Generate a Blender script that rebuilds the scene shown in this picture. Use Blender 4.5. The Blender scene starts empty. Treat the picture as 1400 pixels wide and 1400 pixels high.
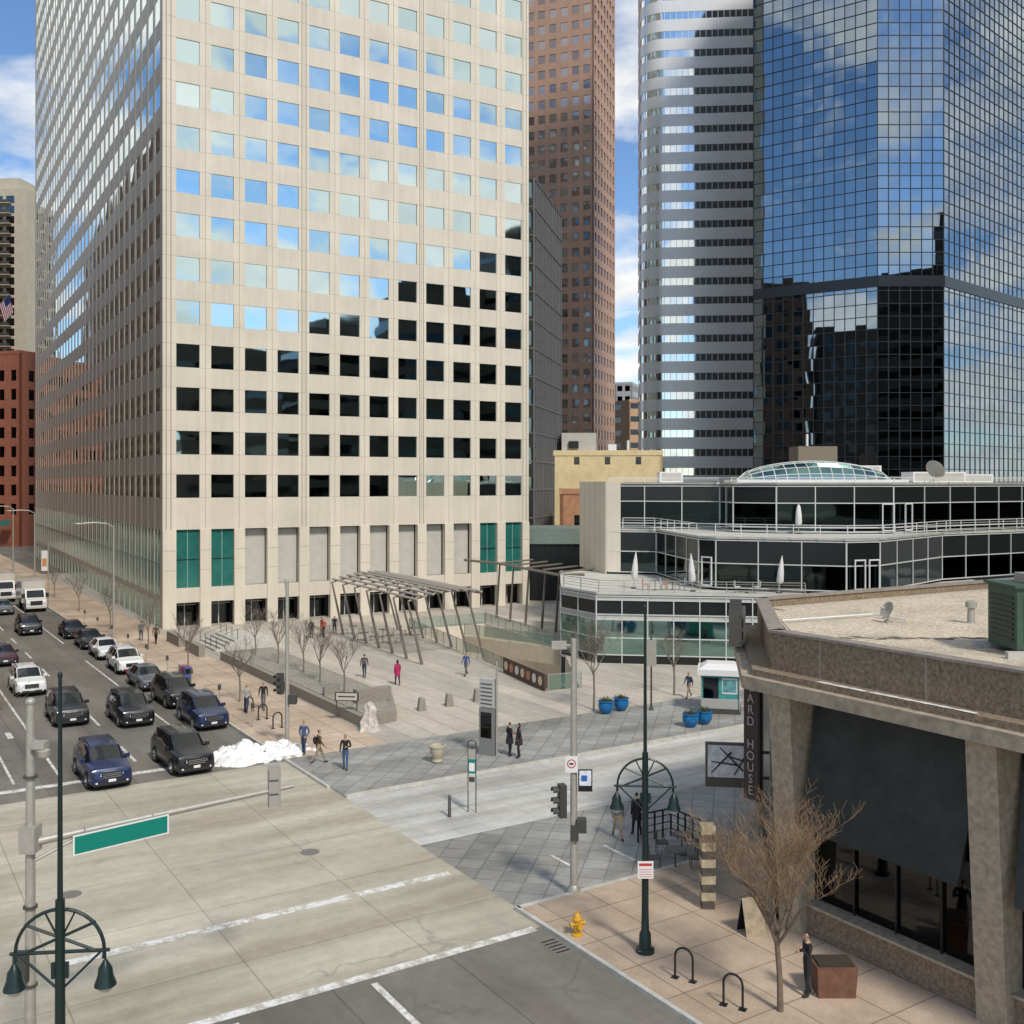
import bpy, math, random, bmesh
from mathutils import Matrix, Vector, Euler
from mathutils.geometry import tessellate_polygon
random.seed(7)
sc = bpy.context.scene
COL = sc.collection

# ------------------------------------------------------------------ materials
MATS = {}
def lk(nt, a, b): nt.links.new(a, b)
def mat(name, col, rough=0.7, metal=0.0, nscale=0.0, namt=0.15, bump=0.0, bscale=None, spec=0.5, alpha=1.0, trans=0.0):
    if name in MATS: return MATS[name]
    m = bpy.data.materials.new(name); m.use_nodes = True
    nt = m.node_tree; b = nt.nodes["Principled BSDF"]
    b.inputs["Base Color"].default_value = (*col, 1)
    b.inputs["Roughness"].default_value = rough
    b.inputs["Metallic"].default_value = metal
    b.inputs["Specular IOR Level"].default_value = spec
    b.inputs["Alpha"].default_value = alpha
    b.inputs["Transmission Weight"].default_value = trans
    if nscale:
        g = nt.nodes.new("ShaderNodeTexCoord")
        n = nt.nodes.new("ShaderNodeTexNoise"); n.inputs["Scale"].default_value = nscale
        n.inputs["Detail"].default_value = 4; n.inputs["Roughness"].default_value = 0.7
        lk(nt, g.outputs["Object"], n.inputs["Vector"])
        r = nt.nodes.new("ShaderNodeMapRange")
        r.inputs["From Min"].default_value = 0.3; r.inputs["From Max"].default_value = 0.7
        r.inputs["To Min"].default_value = 1 - namt; r.inputs["To Max"].default_value = 1 + namt
        lk(nt, n.outputs["Fac"], r.inputs["Value"])
        mx = nt.nodes.new("ShaderNodeMix"); mx.data_type = 'RGBA'; mx.blend_type = 'MULTIPLY'
        mx.inputs["Factor"].default_value = 1
        mx.inputs[6].default_value = (*col, 1)
        lk(nt, r.outputs["Result"], mx.inputs[7])
        lk(nt, mx.outputs[2], b.inputs["Base Color"])
    if bump:
        g = nt.nodes.new("ShaderNodeTexCoord")
        n2 = nt.nodes.new("ShaderNodeTexNoise"); n2.inputs["Scale"].default_value = bscale or 20
        lk(nt, g.outputs["Object"], n2.inputs["Vector"])
        bp = nt.nodes.new("ShaderNodeBump"); bp.inputs["Strength"].default_value = bump
        bp.inputs["Distance"].default_value = 0.05
        lk(nt, n2.outputs["Fac"], bp.inputs["Height"]); lk(nt, bp.outputs["Normal"], b.inputs["Normal"])
    MATS[name] = m
    return m

GA = math.atan2(0.54, 0.84)
class NB:
    def __init__(s, name):
        s.m = bpy.data.materials.new(name); s.m.use_nodes = True; s.nt = s.m.node_tree
        s.b = s.nt.nodes["Principled BSDF"]; MATS[name] = s.m
    def node(s, t, **kw):
        return s.nt.nodes.new(t)
    def set(s, inp, v):
        if isinstance(v, bpy.types.NodeSocket): s.nt.links.new(v, inp)
        else: inp.default_value = v
    def coords(s, rot=GA, scale=(1, 1, 1)):
        tc = s.node("ShaderNodeTexCoord"); mp = s.node("ShaderNodeMapping")
        mp.inputs["Rotation"].default_value = (0, 0, -rot)
        s.nt.links.new(tc.outputs["Object"], mp.inputs["Vector"])
        if scale != (1, 1, 1):
            m2 = s.node("ShaderNodeMapping"); m2.inputs["Scale"].default_value = scale
            s.nt.links.new(mp.outputs["Vector"], m2.inputs["Vector"]); return m2.outputs["Vector"]
        return mp.outputs["Vector"]
    def noise(s, vec, scale, detail=4, rough=0.6):
        n = s.node("ShaderNodeTexNoise"); s.set(n.inputs["Vector"], vec)
        n.inputs["Scale"].default_value = scale; n.inputs["Detail"].default_value = detail
        n.inputs["Roughness"].default_value = rough
        return n.outputs["Fac"]
    def ramp(s, v, a, b, lo=0.0, hi=1.0):
        r = s.node("ShaderNodeMapRange"); s.set(r.inputs["Value"], v)
        for k, x in (("From Min", a), ("From Max", b), ("To Min", lo), ("To Max", hi)): r.inputs[k].default_value = x
        return r.outputs["Result"]
    def mix(s, f, a, b, blend='MIX'):
        n = s.node("ShaderNodeMix"); n.data_type = 'RGBA'; n.blend_type = blend
        s.set(n.inputs["Factor"], f)
        s.set(n.inputs[6], a if isinstance(a, bpy.types.NodeSocket) else (*a, 1))
        s.set(n.inputs[7], b if isinstance(b, bpy.types.NodeSocket) else (*b, 1))
        return n.outputs[2]
    def math(s, op, a, b=0.0):
        n = s.node("ShaderNodeMath"); n.operation = op
        s.set(n.inputs[0], a); s.set(n.inputs[1], b); return n.outputs[0]
    def brick(s, vec, w, h, mortar, c1, c2, cm, off=0.5):
        n = s.node("ShaderNodeTexBrick"); s.set(n.inputs["Vector"], vec)
        n.inputs["Scale"].default_value = 1; n.inputs["Brick Width"].default_value = w
        n.inputs["Row Height"].default_value = h; n.inputs["Mortar Size"].default_value = mortar
        n.offset = off
        n.inputs["Color1"].default_value = (*c1, 1); n.inputs["Color2"].default_value = (*c2, 1)
        n.inputs["Mortar"].default_value = (*cm, 1)
        return n
    def cracks(s, vec, scale, width=0.010):
        nz = s.node("ShaderNodeTexNoise"); s.set(nz.inputs["Vector"], vec); nz.inputs["Scale"].default_value = 1.2
        nz.inputs["Detail"].default_value = 4
        ad = s.node("ShaderNodeVectorMath"); ad.operation = 'ADD'
        s.set(ad.inputs[0], vec); s.nt.links.new(nz.outputs["Color"], ad.inputs[1])
        v = s.node("ShaderNodeTexVoronoi"); v.feature = 'DISTANCE_TO_EDGE'
        s.nt.links.new(ad.outputs[0], v.inputs["Vector"]); v.inputs["Scale"].default_value = scale
        return s.ramp(v.outputs["Distance"], 0.0, width, 1.0, 0.0)

def ground_mat(name, c1, c2, cm, slab=(4.5, 4.5), mortar=0.02, rot=GA, streak=0.25, streakdir=(1, 0.12, 1), crack=0.5, tone=0.2, rough=0.85, off=0.0, grain=0.12):
    N = NB(name); v = N.coords(rot)
    br = N.brick(v, slab[0], slab[1], mortar, c1, c2, cm, off)
    col = br.outputs["Color"]
    big = N.ramp(N.noise(v, 0.13, 3), 0.3, 0.7, 1 - tone, 1 + tone)
    col = N.mix(1.0, col, big, 'MULTIPLY')
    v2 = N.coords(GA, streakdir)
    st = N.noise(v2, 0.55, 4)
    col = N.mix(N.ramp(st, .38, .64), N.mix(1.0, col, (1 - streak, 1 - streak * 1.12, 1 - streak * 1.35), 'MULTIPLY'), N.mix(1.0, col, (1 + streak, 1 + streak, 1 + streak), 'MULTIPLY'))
    med = N.ramp(N.noise(v, 1.7, 6, 0.75), 0.3, 0.7, 0.87, 1.12)
    col = N.mix(1.0, col, med, 'MULTIPLY')
    fn = N.ramp(N.noise(v, 30, 2), 0.3, 0.7, 1 - grain, 1 + grain)
    col = N.mix(1.0, col, fn, 'MULTIPLY')
    if crack:
        ck = N.cracks(v, 0.13); gate = N.ramp(N.noise(v, 0.11, 2), 0.52, 0.62)
        f = N.math('MULTIPLY', N.math('MULTIPLY', ck, gate), crack)
        col = N.mix(f, col, tuple(x * 0.45 for x in c1))
    N.nt.links.new(col, N.b.inputs["Base Color"]); N.b.inputs["Roughness"].default_value = rough
    return N.m

M_ASPH = ground_mat("asphalt", (.165, .152, .130), (.185, .172, .148), (.12, .112, .098), (60, 3.7), 0.03, GA + math.pi / 2, 0.14, (0.9, .08, 1), 0.4)
M_CONC = ground_mat("road_concrete", (.42, .385, .305), (.455, .42, .335), (.30, .275, .22), (4.8, 4.2), 0.025, GA, 0.19, (.12, 0.75, 1), 0.45, .14)  # cross streaks paint brown bands of shade and paler reflected light into the colour
M_MALLR = ground_mat("mall_roadway", (.45, .445, .415), (.50, .495, .465), (.38, .375, .35), (1.2, 0.6), 0.015, GA, 0.18, (.10, 1.1, 1), 0.0, .12)
M_PAVE = ground_mat("mall_pavers", (.255, .255, .24), (.335, .33, .305), (.20, .20, .19), (0.9, 0.9), 0.035, GA + math.pi / 4, 0.17, (.15, .8, 1), 0.0, .15)
M_PLAZA = ground_mat("plaza_paving", (.52, .47, .39), (.40, .37, .32), (.33, .305, .265), (40, 1.5), 0.04, GA + math.pi / 2, 0.08, (1, .2, 1), 0.0, .1)
M_SIDE = ground_mat("sidewalk_concrete", (.47, .365, .27), (.52, .41, .31), (.24, .18, .135), (1.9, 1.9), 0.022, GA, 0.13, (.6, .6, 1), 0.25, .16)
M_CURB = mat("kerb_stone", (.50, .48, .43), .8, 0, 2, .2)
M_GRAN = mat("granite_low_wall", (.27, .245, .20), .6, 0, 14, .3)
def stone(name, col):
    N = NB(name); v = N.coords()
    a = N.ramp(N.noise(v, .25, 3), .3, .7, .93, 1.06); b = N.ramp(N.noise(N.coords(GA, (1.2, 1.2, .08)), 1.4, 4, .7), .3, .7, .93, 1.05)
    g = N.ramp(N.noise(v, 11, 3, .8), .3, .7, .93, 1.07)
    c = N.mix(1.0, N.mix(1.0, N.mix(1.0, col, a, 'MULTIPLY'), b, 'MULTIPLY'), g, 'MULTIPLY')
    N.nt.links.new(c, N.b.inputs["Base Color"]); N.b.inputs["Roughness"].default_value = .75
    return N.m
M_BEIGE = stone("precast_beige", (.67, .61, .495))
M_BEIGE2 = stone("precast_spandrel", (.63, .575, .47))
M_JOINT = mat("joint", (.34, .30, .235), .9)
M_DARKIN = mat("dark_interior", (.012, .013, .015), .6)
M_WHITE = mat("white_metal", (.76, .76, .74), .45, 0, 3, .08)
M_GREYP = mat("grey_panel", (.50, .48, .43), .6, 0, 1, .08)
M_STEEL = mat("galvanised_steel", (.42, .40, .35), .45, .3, 6, .12)
M_DSTEEL = mat("dark_steel", (.10, .095, .085), .45, .4)
M_GREENB = mat("dark_green_paint", (.012, .028, .026), .35, .2)
M_BLACK = mat("black_paint", (.012, .012, .013), .4)
M_RUB = mat("rubber", (.015, .015, .015), .8)
M_CHROME = mat("chrome", (.7, .7, .72), .15, 1.0)
M_CARGL = mat("car_glass", (.010, .013, .014), .04, 0, spec=.6)
M_LAMP = mat("headlamp_glass", (.75, .78, .8), .1, .3)
M_RED = mat("tail_red", (.45, .01, .01), .2)
M_SNOW = mat("snow_dirty", (.82, .82, .80), .6, 0, 3, .22, .6, 5)

def glass(name, col, rough=.02, bump=.0, bs=.5, dist=.05, metal=1.0):
    m = mat(name, col, rough, metal)
    if bump:
        nt = m.node_tree; g = nt.nodes.new("ShaderNodeTexCoord")
        n = nt.nodes.new("ShaderNodeTexNoise"); n.inputs["Scale"].default_value = bs; n.inputs["Detail"].default_value = 1
        bp = nt.nodes.new("ShaderNodeBump"); bp.inputs["Strength"].default_value = bump; bp.inputs["Distance"].default_value = dist
        lk(nt, g.outputs["Object"], n.inputs["Vector"]); lk(nt, n.outputs["Fac"], bp.inputs["Height"])
        lk(nt, bp.outputs["Normal"], nt.nodes["Principled BSDF"].inputs["Normal"])
    return m
G_MAIN = [glass("mirror_window_a", (.62, .76, .75), .02, .3, .3), glass("mirror_window_b", (.56, .70, .69), .02, .3, .3), glass("mirror_window_c", (.68, .80, .78), .04, .3, .3)]
G_TEAL = glass("teal_glass", (.16, .42, .37), .10, .2, .5)
G_TEALP = mat("teal_glass_panel", (.035, .20, .17), .15, .3, .6, .25, spec=.8)
G_BLACK = [glass("black_mirror_glass_a", (.34, .40, .44), .015, .25, .12, .12), glass("black_mirror_glass_b", (.30, .36, .40), .02, .25, .12, .12)]
G_DK = glass("dark_window_glass", (.05, .055, .06), .04, .2, .5)
G_SILV = glass("strip_window_glass", (.80, .84, .82), .05, .4, .25)
G_LOW = glass("low_block_glass", (.06, .085, .085), .04, .2, .6)
M_SPAN = mat("black_spandrel", (.014, .017, .017), .25)
M_SILVER = mat("silver_panel", (.88, .89, .89), .32, .2, .4, .04)
M_BRONZE = mat("brown_granite", (.43, .265, .185), .6, 0, .5, .1)
M_MULL = mat("mullion_white", (.60, .62, .59), .5)
M_MULLD = mat("mullion_dark", (.03, .035, .04), .4, .3)
def rail_glass():
    m = bpy.data.materials.new("railing_glass"); m.use_nodes = True; nt = m.node_tree
    b = nt.nodes["Principled BSDF"]; b.inputs["Base Color"].default_value = (.16, .28, .23, 1)
    b.inputs["Roughness"].default_value = .05; b.inputs["Alpha"].default_value = .5
    return m
M_RGL = rail_glass()

# ------------------------------------------------------------------ mesh builder
class MB:
    def __init__(s, name):
        s.name = name; s.v = []; s.f = []; s.fm = []; s.ms = []; s.T = Matrix(); s.smooth = False
    def mi(s, m):
        if m not in s.ms: s.ms.append(m)
        return s.ms.index(m)
    def add(s, vs, fs, m):
        o = len(s.v); T = s.T
        s.v += [tuple(T @ Vector(p)) for p in vs]
        k = s.mi(m)
        for f in fs: s.f.append(tuple(o + i for i in f)); s.fm.append(k)
    def quad(s, a, b, c, d, m): s.add([a, b, c, d], [(0, 1, 2, 3)], m)
    def box(s, x0, x1, y0, y1, z0, z1, m):
        s.add([(x0, y0, z0), (x1, y0, z0), (x1, y1, z0), (x0, y1, z0), (x0, y0, z1), (x1, y0, z1), (x1, y1, z1), (x0, y1, z1)],
              [(3, 2, 1, 0), (4, 5, 6, 7), (0, 1, 5, 4), (1, 2, 6, 5), (2, 3, 7, 6), (3, 0, 4, 7)], m)
    def taper(s, cx, cy, z0, z1, w0, d0, w1, d1, m):
        s.add([(cx - w0 / 2, cy - d0 / 2, z0), (cx + w0 / 2, cy - d0 / 2, z0), (cx + w0 / 2, cy + d0 / 2, z0), (cx - w0 / 2, cy + d0 / 2, z0),
               (cx - w1 / 2, cy - d1 / 2, z1), (cx + w1 / 2, cy - d1 / 2, z1), (cx + w1 / 2, cy + d1 / 2, z1), (cx - w1 / 2, cy + d1 / 2, z1)],
              [(3, 2, 1, 0), (4, 5, 6, 7), (0, 1, 5, 4), (1, 2, 6, 5), (2, 3, 7, 6), (3, 0, 4, 7)], m)
    def prism(s, poly, z0, z1, m, mside=None):
        n = len(poly)
        s.add([(p[0], p[1], z1) for p in poly], [tuple(range(n))], m)
        s.add([(p[0], p[1], z0) for p in poly], [tuple(range(n))[::-1]], mside or m)
        vs = [(p[0], p[1], z0) for p in poly] + [(p[0], p[1], z1) for p in poly]
        s.add(vs, [(i, (i + 1) % n, n + (i + 1) % n, n + i) for i in range(n)], mside or m)
    def cyl(s, p0, p1, r0, r1=None, n=8, m=None, cap=True):
        r1 = r0 if r1 is None else r1
        p0 = Vector(p0); p1 = Vector(p1); d = p1 - p0
        if d.length < 1e-6: return
        q = d.to_track_quat('Z', 'Y'); ex = q @ Vector((1, 0, 0)); ey = q @ Vector((0, 1, 0))
        vs = []
        for p, r in ((p0, r0), (p1, r1)):
            for i in range(n):
                a = 2 * math.pi * i / n; vs.append(p + ex * (r * math.cos(a)) + ey * (r * math.sin(a)))
        fs = [(i, (i + 1) % n, n + (i + 1) % n, n + i) for i in range(n)]
        if cap: fs += [tuple(range(n))[::-1], tuple(range(n, 2 * n))]
        s.add(vs, fs, m)
    def tube(s, pts, r, n=6, m=None):
        for a, b in zip(pts[:-1], pts[1:]): s.cyl(a, b, r, r, n, m)
    def lathe(s, cx, cy, prof, n, m):
        vs = []; k = len(prof)
        for (r, z) in prof:
            for i in range(n):
                a = 2 * math.pi * i / n; vs.append((cx + r * math.cos(a), cy + r * math.sin(a), z))
        fs = []
        for j in range(k - 1):
            for i in range(n): fs.append((j * n + i, j * n + (i + 1) % n, (j + 1) * n + (i + 1) % n, (j + 1) * n + i))
        fs.append(tuple(range(n))[::-1]); fs.append(tuple((k - 1) * n + i for i in range(n)))
        s.add(vs, fs, m)
    def ball(s, c, rx, ry, rz, m, n=10, k=6):
        vs = []
        for j in range(k + 1):
            t = -math.pi / 2 + math.pi * j / k
            for i in range(n):
                a = 2 * math.pi * i / n
                vs.append((c[0] + rx * math.cos(t) * math.cos(a), c[1] + ry * math.cos(t) * math.sin(a), c[2] + rz * math.sin(t)))
        fs = []
        for j in range(k):
            for i in range(n): fs.append((j * n + i, j * n + (i + 1) % n, (j + 1) * n + (i + 1) % n, (j + 1) * n + i))
        s.add(vs, fs, m)
    def mesh(s):
        me = bpy.data.meshes.new(s.name); me.from_pydata(s.v, [], s.f)
        for m in s.ms: me.materials.append(m)
        me.polygons.foreach_set("material_index", s.fm)
        if s.smooth:
            me.polygons.foreach_set("use_smooth", [True] * len(me.polygons))
            me.set_sharp_from_angle(angle=math.radians(38))
        me.update(); return me
    def obj(s, parent=None, loc=None, rotz=None):
        o = bpy.data.objects.new(s.name, s.mesh()); COL.objects.link(o)
        if parent: o.parent = parent
        if loc: o.location = loc
        if rotz is not None: o.rotation_euler = (0, 0, rotz)
        return o
def empty(name, loc=(0, 0, 0), rotz=0):
    e = bpy.data.objects.new(name, None); COL.objects.link(e); e.location = loc; e.rotation_euler = (0, 0, rotz); return e

A = Vector((.84, .54)); Bv = Vector((-.54, .84))
def W(s, r):
    p = A * s + Bv * r; return (p.x, p.y)
def frame(p0, p1, z=0):
    d = Vector((p1[0] - p0[0], p1[1] - p0[1])); L = d.length
    return Matrix.Translation((p0[0], p0[1], z)) @ Matrix.Rotation(math.atan2(d.y, d.x), 4, 'Z'), L
UP = Matrix()

# ------------------------------------------------------------------ world / sun / camera
SUN = Vector((0.40, -0.72, 0.86)).normalized()
el = math.asin(SUN.z); az = math.atan2(SUN.x, SUN.y)
w = bpy.data.worlds.new("World"); sc.world = w; w.use_nodes = True
nt = w.node_tree; bg = nt.nodes["Background"]; bg.inputs["Strength"].default_value = 0.15
sky = nt.nodes.new("ShaderNodeTexSky"); sky.sky_type = 'NISHITA'; sky.sun_disc = False
sky.sun_elevation = el; sky.sun_rotation = az; sky.altitude = 1600; sky.air_density = 1.0; sky.dust_density = 0.5; sky.ozone_density = 2.0
hs_ = nt.nodes.new("ShaderNodeHueSaturation"); hs_.inputs["Saturation"].default_value = 1.12; hs_.inputs["Value"].default_value = 1.1
lk(nt, sky.outputs["Color"], hs_.inputs["Color"])
tc = nt.nodes.new("ShaderNodeTexCoord"); sep = nt.nodes.new("ShaderNodeSeparateXYZ"); lk(nt, tc.outputs["Generated"], sep.inputs[0])
def wm(op, a, b):
    n = nt.nodes.new("ShaderNodeMath"); n.operation = op
    for i, x in enumerate((a, b)):
        if isinstance(x, (int, float)): n.inputs[i].default_value = x
        else: lk(nt, x, n.inputs[i])
    return n.outputs[0]
zz = wm('ADD', wm('MAXIMUM', sep.outputs[2], 0.0), 0.22)
cx = wm('DIVIDE', sep.outputs[0], zz); cy = wm('DIVIDE', sep.outputs[1], zz)
cmb = nt.nodes.new("ShaderNodeCombineXYZ"); lk(nt, cx, cmb.inputs[0]); lk(nt, cy, cmb.inputs[1]); cmb.inputs[2].default_value = 8.1
cn = nt.nodes.new("ShaderNodeTexNoise"); cn.inputs["Scale"].default_value = 2.3; cn.inputs["Detail"].default_value = 7
cn.inputs["Roughness"].default_value = 0.55; cn.inputs["Distortion"].default_value = 0.2
lk(nt, cmb.outputs[0], cn.inputs["Vector"])
cr = nt.nodes.new("ShaderNodeValToRGB"); cr.color_ramp.elements[0].position = 0.455; cr.color_ramp.elements[1].position = 0.58
lk(nt, cn.outputs["Fac"], cr.inputs["Fac"])
cn2 = nt.nodes.new("ShaderNodeTexNoise"); cn2.inputs["Scale"].default_value = 6; cn2.inputs["Detail"].default_value = 4
lk(nt, cmb.outputs[0], cn2.inputs["Vector"])
cc = nt.nodes.new("ShaderNodeMix"); cc.data_type = 'RGBA'; lk(nt, cn2.outputs["Fac"], cc.inputs["Factor"])
cc.inputs[6].default_value = (4.0, 4.2, 4.5, 1); cc.inputs[7].default_value = (8.6, 8.5, 8.2, 1)
mxw = nt.nodes.new("ShaderNodeMix"); mxw.data_type = 'RGBA'
lk(nt, cr.outputs["Color"], mxw.inputs["Factor"]); lk(nt, hs_.outputs["Color"], mxw.inputs[6]); lk(nt, cc.outputs[2], mxw.inputs[7])
lk(nt, mxw.outputs[2], bg.inputs["Color"])

sl = bpy.data.lights.new("sun", 'SUN'); sl.energy = 3.0; sl.angle = math.radians(8); sl.color = (1, .93, .82)
so = bpy.data.objects.new("sun", sl); COL.objects.link(so); so.rotation_euler = SUN.to_track_quat('Z', 'Y').to_euler()
so.location = (30, -60, 90)

cam = bpy.data.cameras.new("camera"); cam.lens = 36; cam.sensor_width = 36; cam.shift_y = -0.0286; cam.clip_end = 6000; cam.clip_start = .1
co = bpy.data.objects.new("camera", cam); COL.objects.link(co); co.location = (0, 0, 14); co.rotation_euler = (math.radians(90), 0, 0)
sc.camera = co
sc.view_settings.view_transform = 'Standard'; sc.view_settings.look = 'None'; sc.view_settings.exposure = 0

# ------------------------------------------------------------------ ground
HOLE = [(-9.5, 96.5), (2.6, 68.6), (4.6, 69.6), (4.2, 86), (-2.6, 101)]
def holed(mb, outer, z, m, hole=HOLE):
    o3 = [Vector((p[0], p[1], 0)) for p in outer]; h3 = [Vector((p[0], p[1], 0)) for p in hole]
    tris = tessellate_polygon([o3, h3]); allp = o3 + h3
    fs = []
    for t in tris:
        a, b, c = (allp[i] for i in t)
        if (b - a).cross(c - a).z < 0: t = t[::-1]
        fs.append(tuple(t))
    mb.add([(p.x, p.y, z) for p in allp], fs, m)
g = MB("ground"); holed(g, [(-2500, -2500), (2500, -2500), (2500, 2500), (-2500, 2500)], 0, M_ASPH); g.obj()
def rect(s0, s1, r0, r1): return [W(s0, r0), W(s1, r0), W(s1, r1), W(s0, r1)]
def sheet(name, poly, z, m):
    b = MB(name); b.add([(p[0], p[1], z) for p in poly], [tuple(range(len(poly)))], m); b.obj()
sheet("road", rect(4.6, 18.4, 49.5, 420), .004, M_ASPH)
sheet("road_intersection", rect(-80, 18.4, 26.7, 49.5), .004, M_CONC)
sheet("road", rect(4.6, 18.4, -40, 26.7), .004, M_ASPH)
sheet("mall_road", rect(18.4, 160, 35.2, 42.4), .006, M_MALLR)
sheet("mall_paving", rect(18.4, 160, 28.2, 35.2), .006, M_PAVE)
def slab(name, poly, m, z=.12):
    b = MB(name); b.prism(poly, 0.0, z, m, M_CURB)
    b.obj()
kb = MB("kerb")
def kerb(p0, p1, wd=.16, z=.128):
    kb.T, L = frame(p0, p1); kb.box(0, L, 0, wd, 0.001, z, M_CURB); kb.T = UP
kerb(W(18.22, 28.2), W(18.22, -40)); kerb(W(18.22, 420), W(18.22, 44)); kerb(W(18.4, 42.2), W(160, 42.2), .2)
kerb(W(18.3, 28.0), W(60, 28.0), .2)
kb.obj()
slab("pavement", rect(18.4, 70, -40, 28.0), M_SIDE)
slab("pavement", rect(18.4, 160, 42.4, 49.5), M_PAVE)
slab("pavement", rect(18.4, 24.0, 49.5, 420), M_SIDE)
slab("pavement", rect(-8, 4.6, -40, 26.0), M_SIDE)
slab("pavement", rect(-8, 4.6, 51.5, 420), M_SIDE)
pl = MB("plaza_paving")
holed(pl, rect(24.0, 120, 49.5, 170), .12, M_PLAZA)
pl.obj()
def paintmat():
    N = NB("road_paint"); v = N.coords()
    f = N.ramp(N.noise(v, 2.2, 6, .75), .42, .56)
    c = N.mix(f, (.44, .41, .34), (.77, .77, .74)); N.nt.links.new(c, N.b.inputs["Base Color"]); N.b.inputs["Roughness"].default_value = .7
    return N.m
M_PAINT = paintmat()
mk = MB("road_marking")
def mark(s0, s1, r0, r1, z=.010):
    mk.add([(*p, z) for p in rect(s0, s1, r0, r1)], [(0, 1, 2, 3)], M_PAINT)
mark(5.0, 18.0, 31.95, 32.35); mark(5.0, 18.0, 26.5, 26.85); mark(4.9, 15.2, 51.1, 51.6)
mark(12.15, 12.35, 22.8, 26.2); mark(12.15, 12.35, 15, 19)
mark(8.25, 8.4, -20, 26.2)
for i in range(14): mark(11.85, 12.0, 53.5 + i * 9, 57 + i * 9)
for i in range(5): mark(15.3, 15.42, 52 + i * 22, 64 + i * 22)
mark(8.2, 8.34, 52.5, 200); mark(6.2, 6.32, 52.5, 200)
for i in range(5): mark(7.1, 7.4, 62 + i * 20, 63.6 + i * 20)
mark(24.3, 24.45, 29.5, 31.4, .014); mark(22.0, 22.12, 30.2, 31.6, .014)
mk.obj()
M_IRON = mat("cast_iron", (.19, .175, .15), .7, 0, 20, .3)
mh = MB("manhole_cover"); mh.cyl((-7.65, 38.8, .004), (-7.65, 38.8, .012), .36, .36, 20, M_IRON); mh.obj()
mh = MB("manhole_cover"); mh.cyl((-15, 34.8, .004), (-15, 34.8, .012), .36, .36, 20, M_IRON); mh.obj()
dg = MB("storm_drain"); dg.T = Matrix.Translation((*W(17.8, 25.4), 0)) @ Matrix.Rotation(GA, 4, 'Z'); dg.box(-.25, .35, -.6, .6, .003, .012, M_IRON)
for i in range(5): dg.box(-.2, .3, -.5 + i * .2, -.42 + i * .2, .012, .014, M_BLACK)
dg.T = UP; dg.obj()

# sunken court
sk = MB("sunken_court_wall")
for i in range(len(HOLE)):
    a, b = HOLE[i], HOLE[(i + 1) % len(HOLE)]
    sk.quad((*a, -4.6), (*b, -4.6), (*b, .12), (*a, .12), M_BEIGE)
sk.obj()
sheet("sunken_court_floor", [(-12, 98), (2, 66), (7, 67), (6, 90), (-2, 105)], -4.5, M_PLAZA)
def railing(name, pts, z, h=1.1, post=1.6, gl=True, mp=M_STEEL):
    b = MB(name)
    for p, q in zip(pts[:-1], pts[1:]):
        b.T, L = frame(p, q, z); n = max(1, int(L / post))
        b.box(0, L, -.03, .03, h - .05, h, mp)
        if not gl:
            b.box(0, L, -.012, .012, h * .5, h * .5 + .03, mp)
            b.box(0, L, -.012, .012, h * .25, h * .25 + .03, mp); b.box(0, L, -.012, .012, h * .75, h * .75 + .03, mp)
        for i in range(n + 1):
            x = L * i / n; b.box(x - .03, x + .03, -.025, .025, 0, h - .06, mp)
        if gl:
            for i in range(n): b.quad((L * i / n + .05, 0, .1), (L * (i + 1) / n - .05, 0, .1), (L * (i + 1) / n - .05, 0, h - .08), (L * i / n + .05, 0, h - .08), M_RGL)
    b.T = UP; return b.obj()
railing("glass_railing", [HOLE[4], (-9.7, 96.7), (2.4, 68.3), (4.7, 69.3)], .12)
railing("glass_railing", [(-2.7, 101.2), (4.3, 86.2)], .12)
rs = MB("restaurant_front"); rs.T, L = frame((-2.0, 80.2), (2.3, 70.2), -3.6)
for i in range(8):
    x = .3 + i * 1.3
    rs.box(x, x + 1.15, -.1, -.06, 0, 2.6, G_DK)
rs.box(0, L, -.35, -.06, 2.7, 3.3, mat("sign_brown", (.10, .05, .035), .6))
for i in range(11):
    rs.cyl((.6 + i * .93, -.36, 3.0), (.6 + i * .93, -.40, 3.0), .22, .22, 14, mat("sign_disc%d" % (i % 3), [(.7, .6, .4), (.6, .2, .1), (.75, .72, .66)][i % 3], .5))
rs.obj()
# sign board with round panels on the parapet by the sunken court stairs
rb = MB("restaurant_sign_board"); rb.T, L = frame((-.45, 75.0), (2.35, 68.1), .12)
rb.box(0, L, -.22, -.12, .05, 1.15, mat("sign_brown", (.10, .05, .035), .6))
for i in range(7): rb.cyl((.6 + i * 1.03, -.22, .6), (.6 + i * 1.03, -.25, .6), .32, .32, 16, mat("sign_disc%d" % (i % 3), (.5, .5, .5), .5))
rb.T = UP; rb.obj()
bb = MB("concrete_beam"); bb.T, L = frame((-4.2, 90.5), (3.9, 83.5)); bb.box(0, L, 0, .9, -.9, .45, mat("tan_concrete", (.58, .50, .36), .8, 0, 2, .1)); bb.T = UP; bb.obj()
railing("glass_railing", [(-4.2, 90.5), (3.9, 83.5)], .45)

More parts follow.
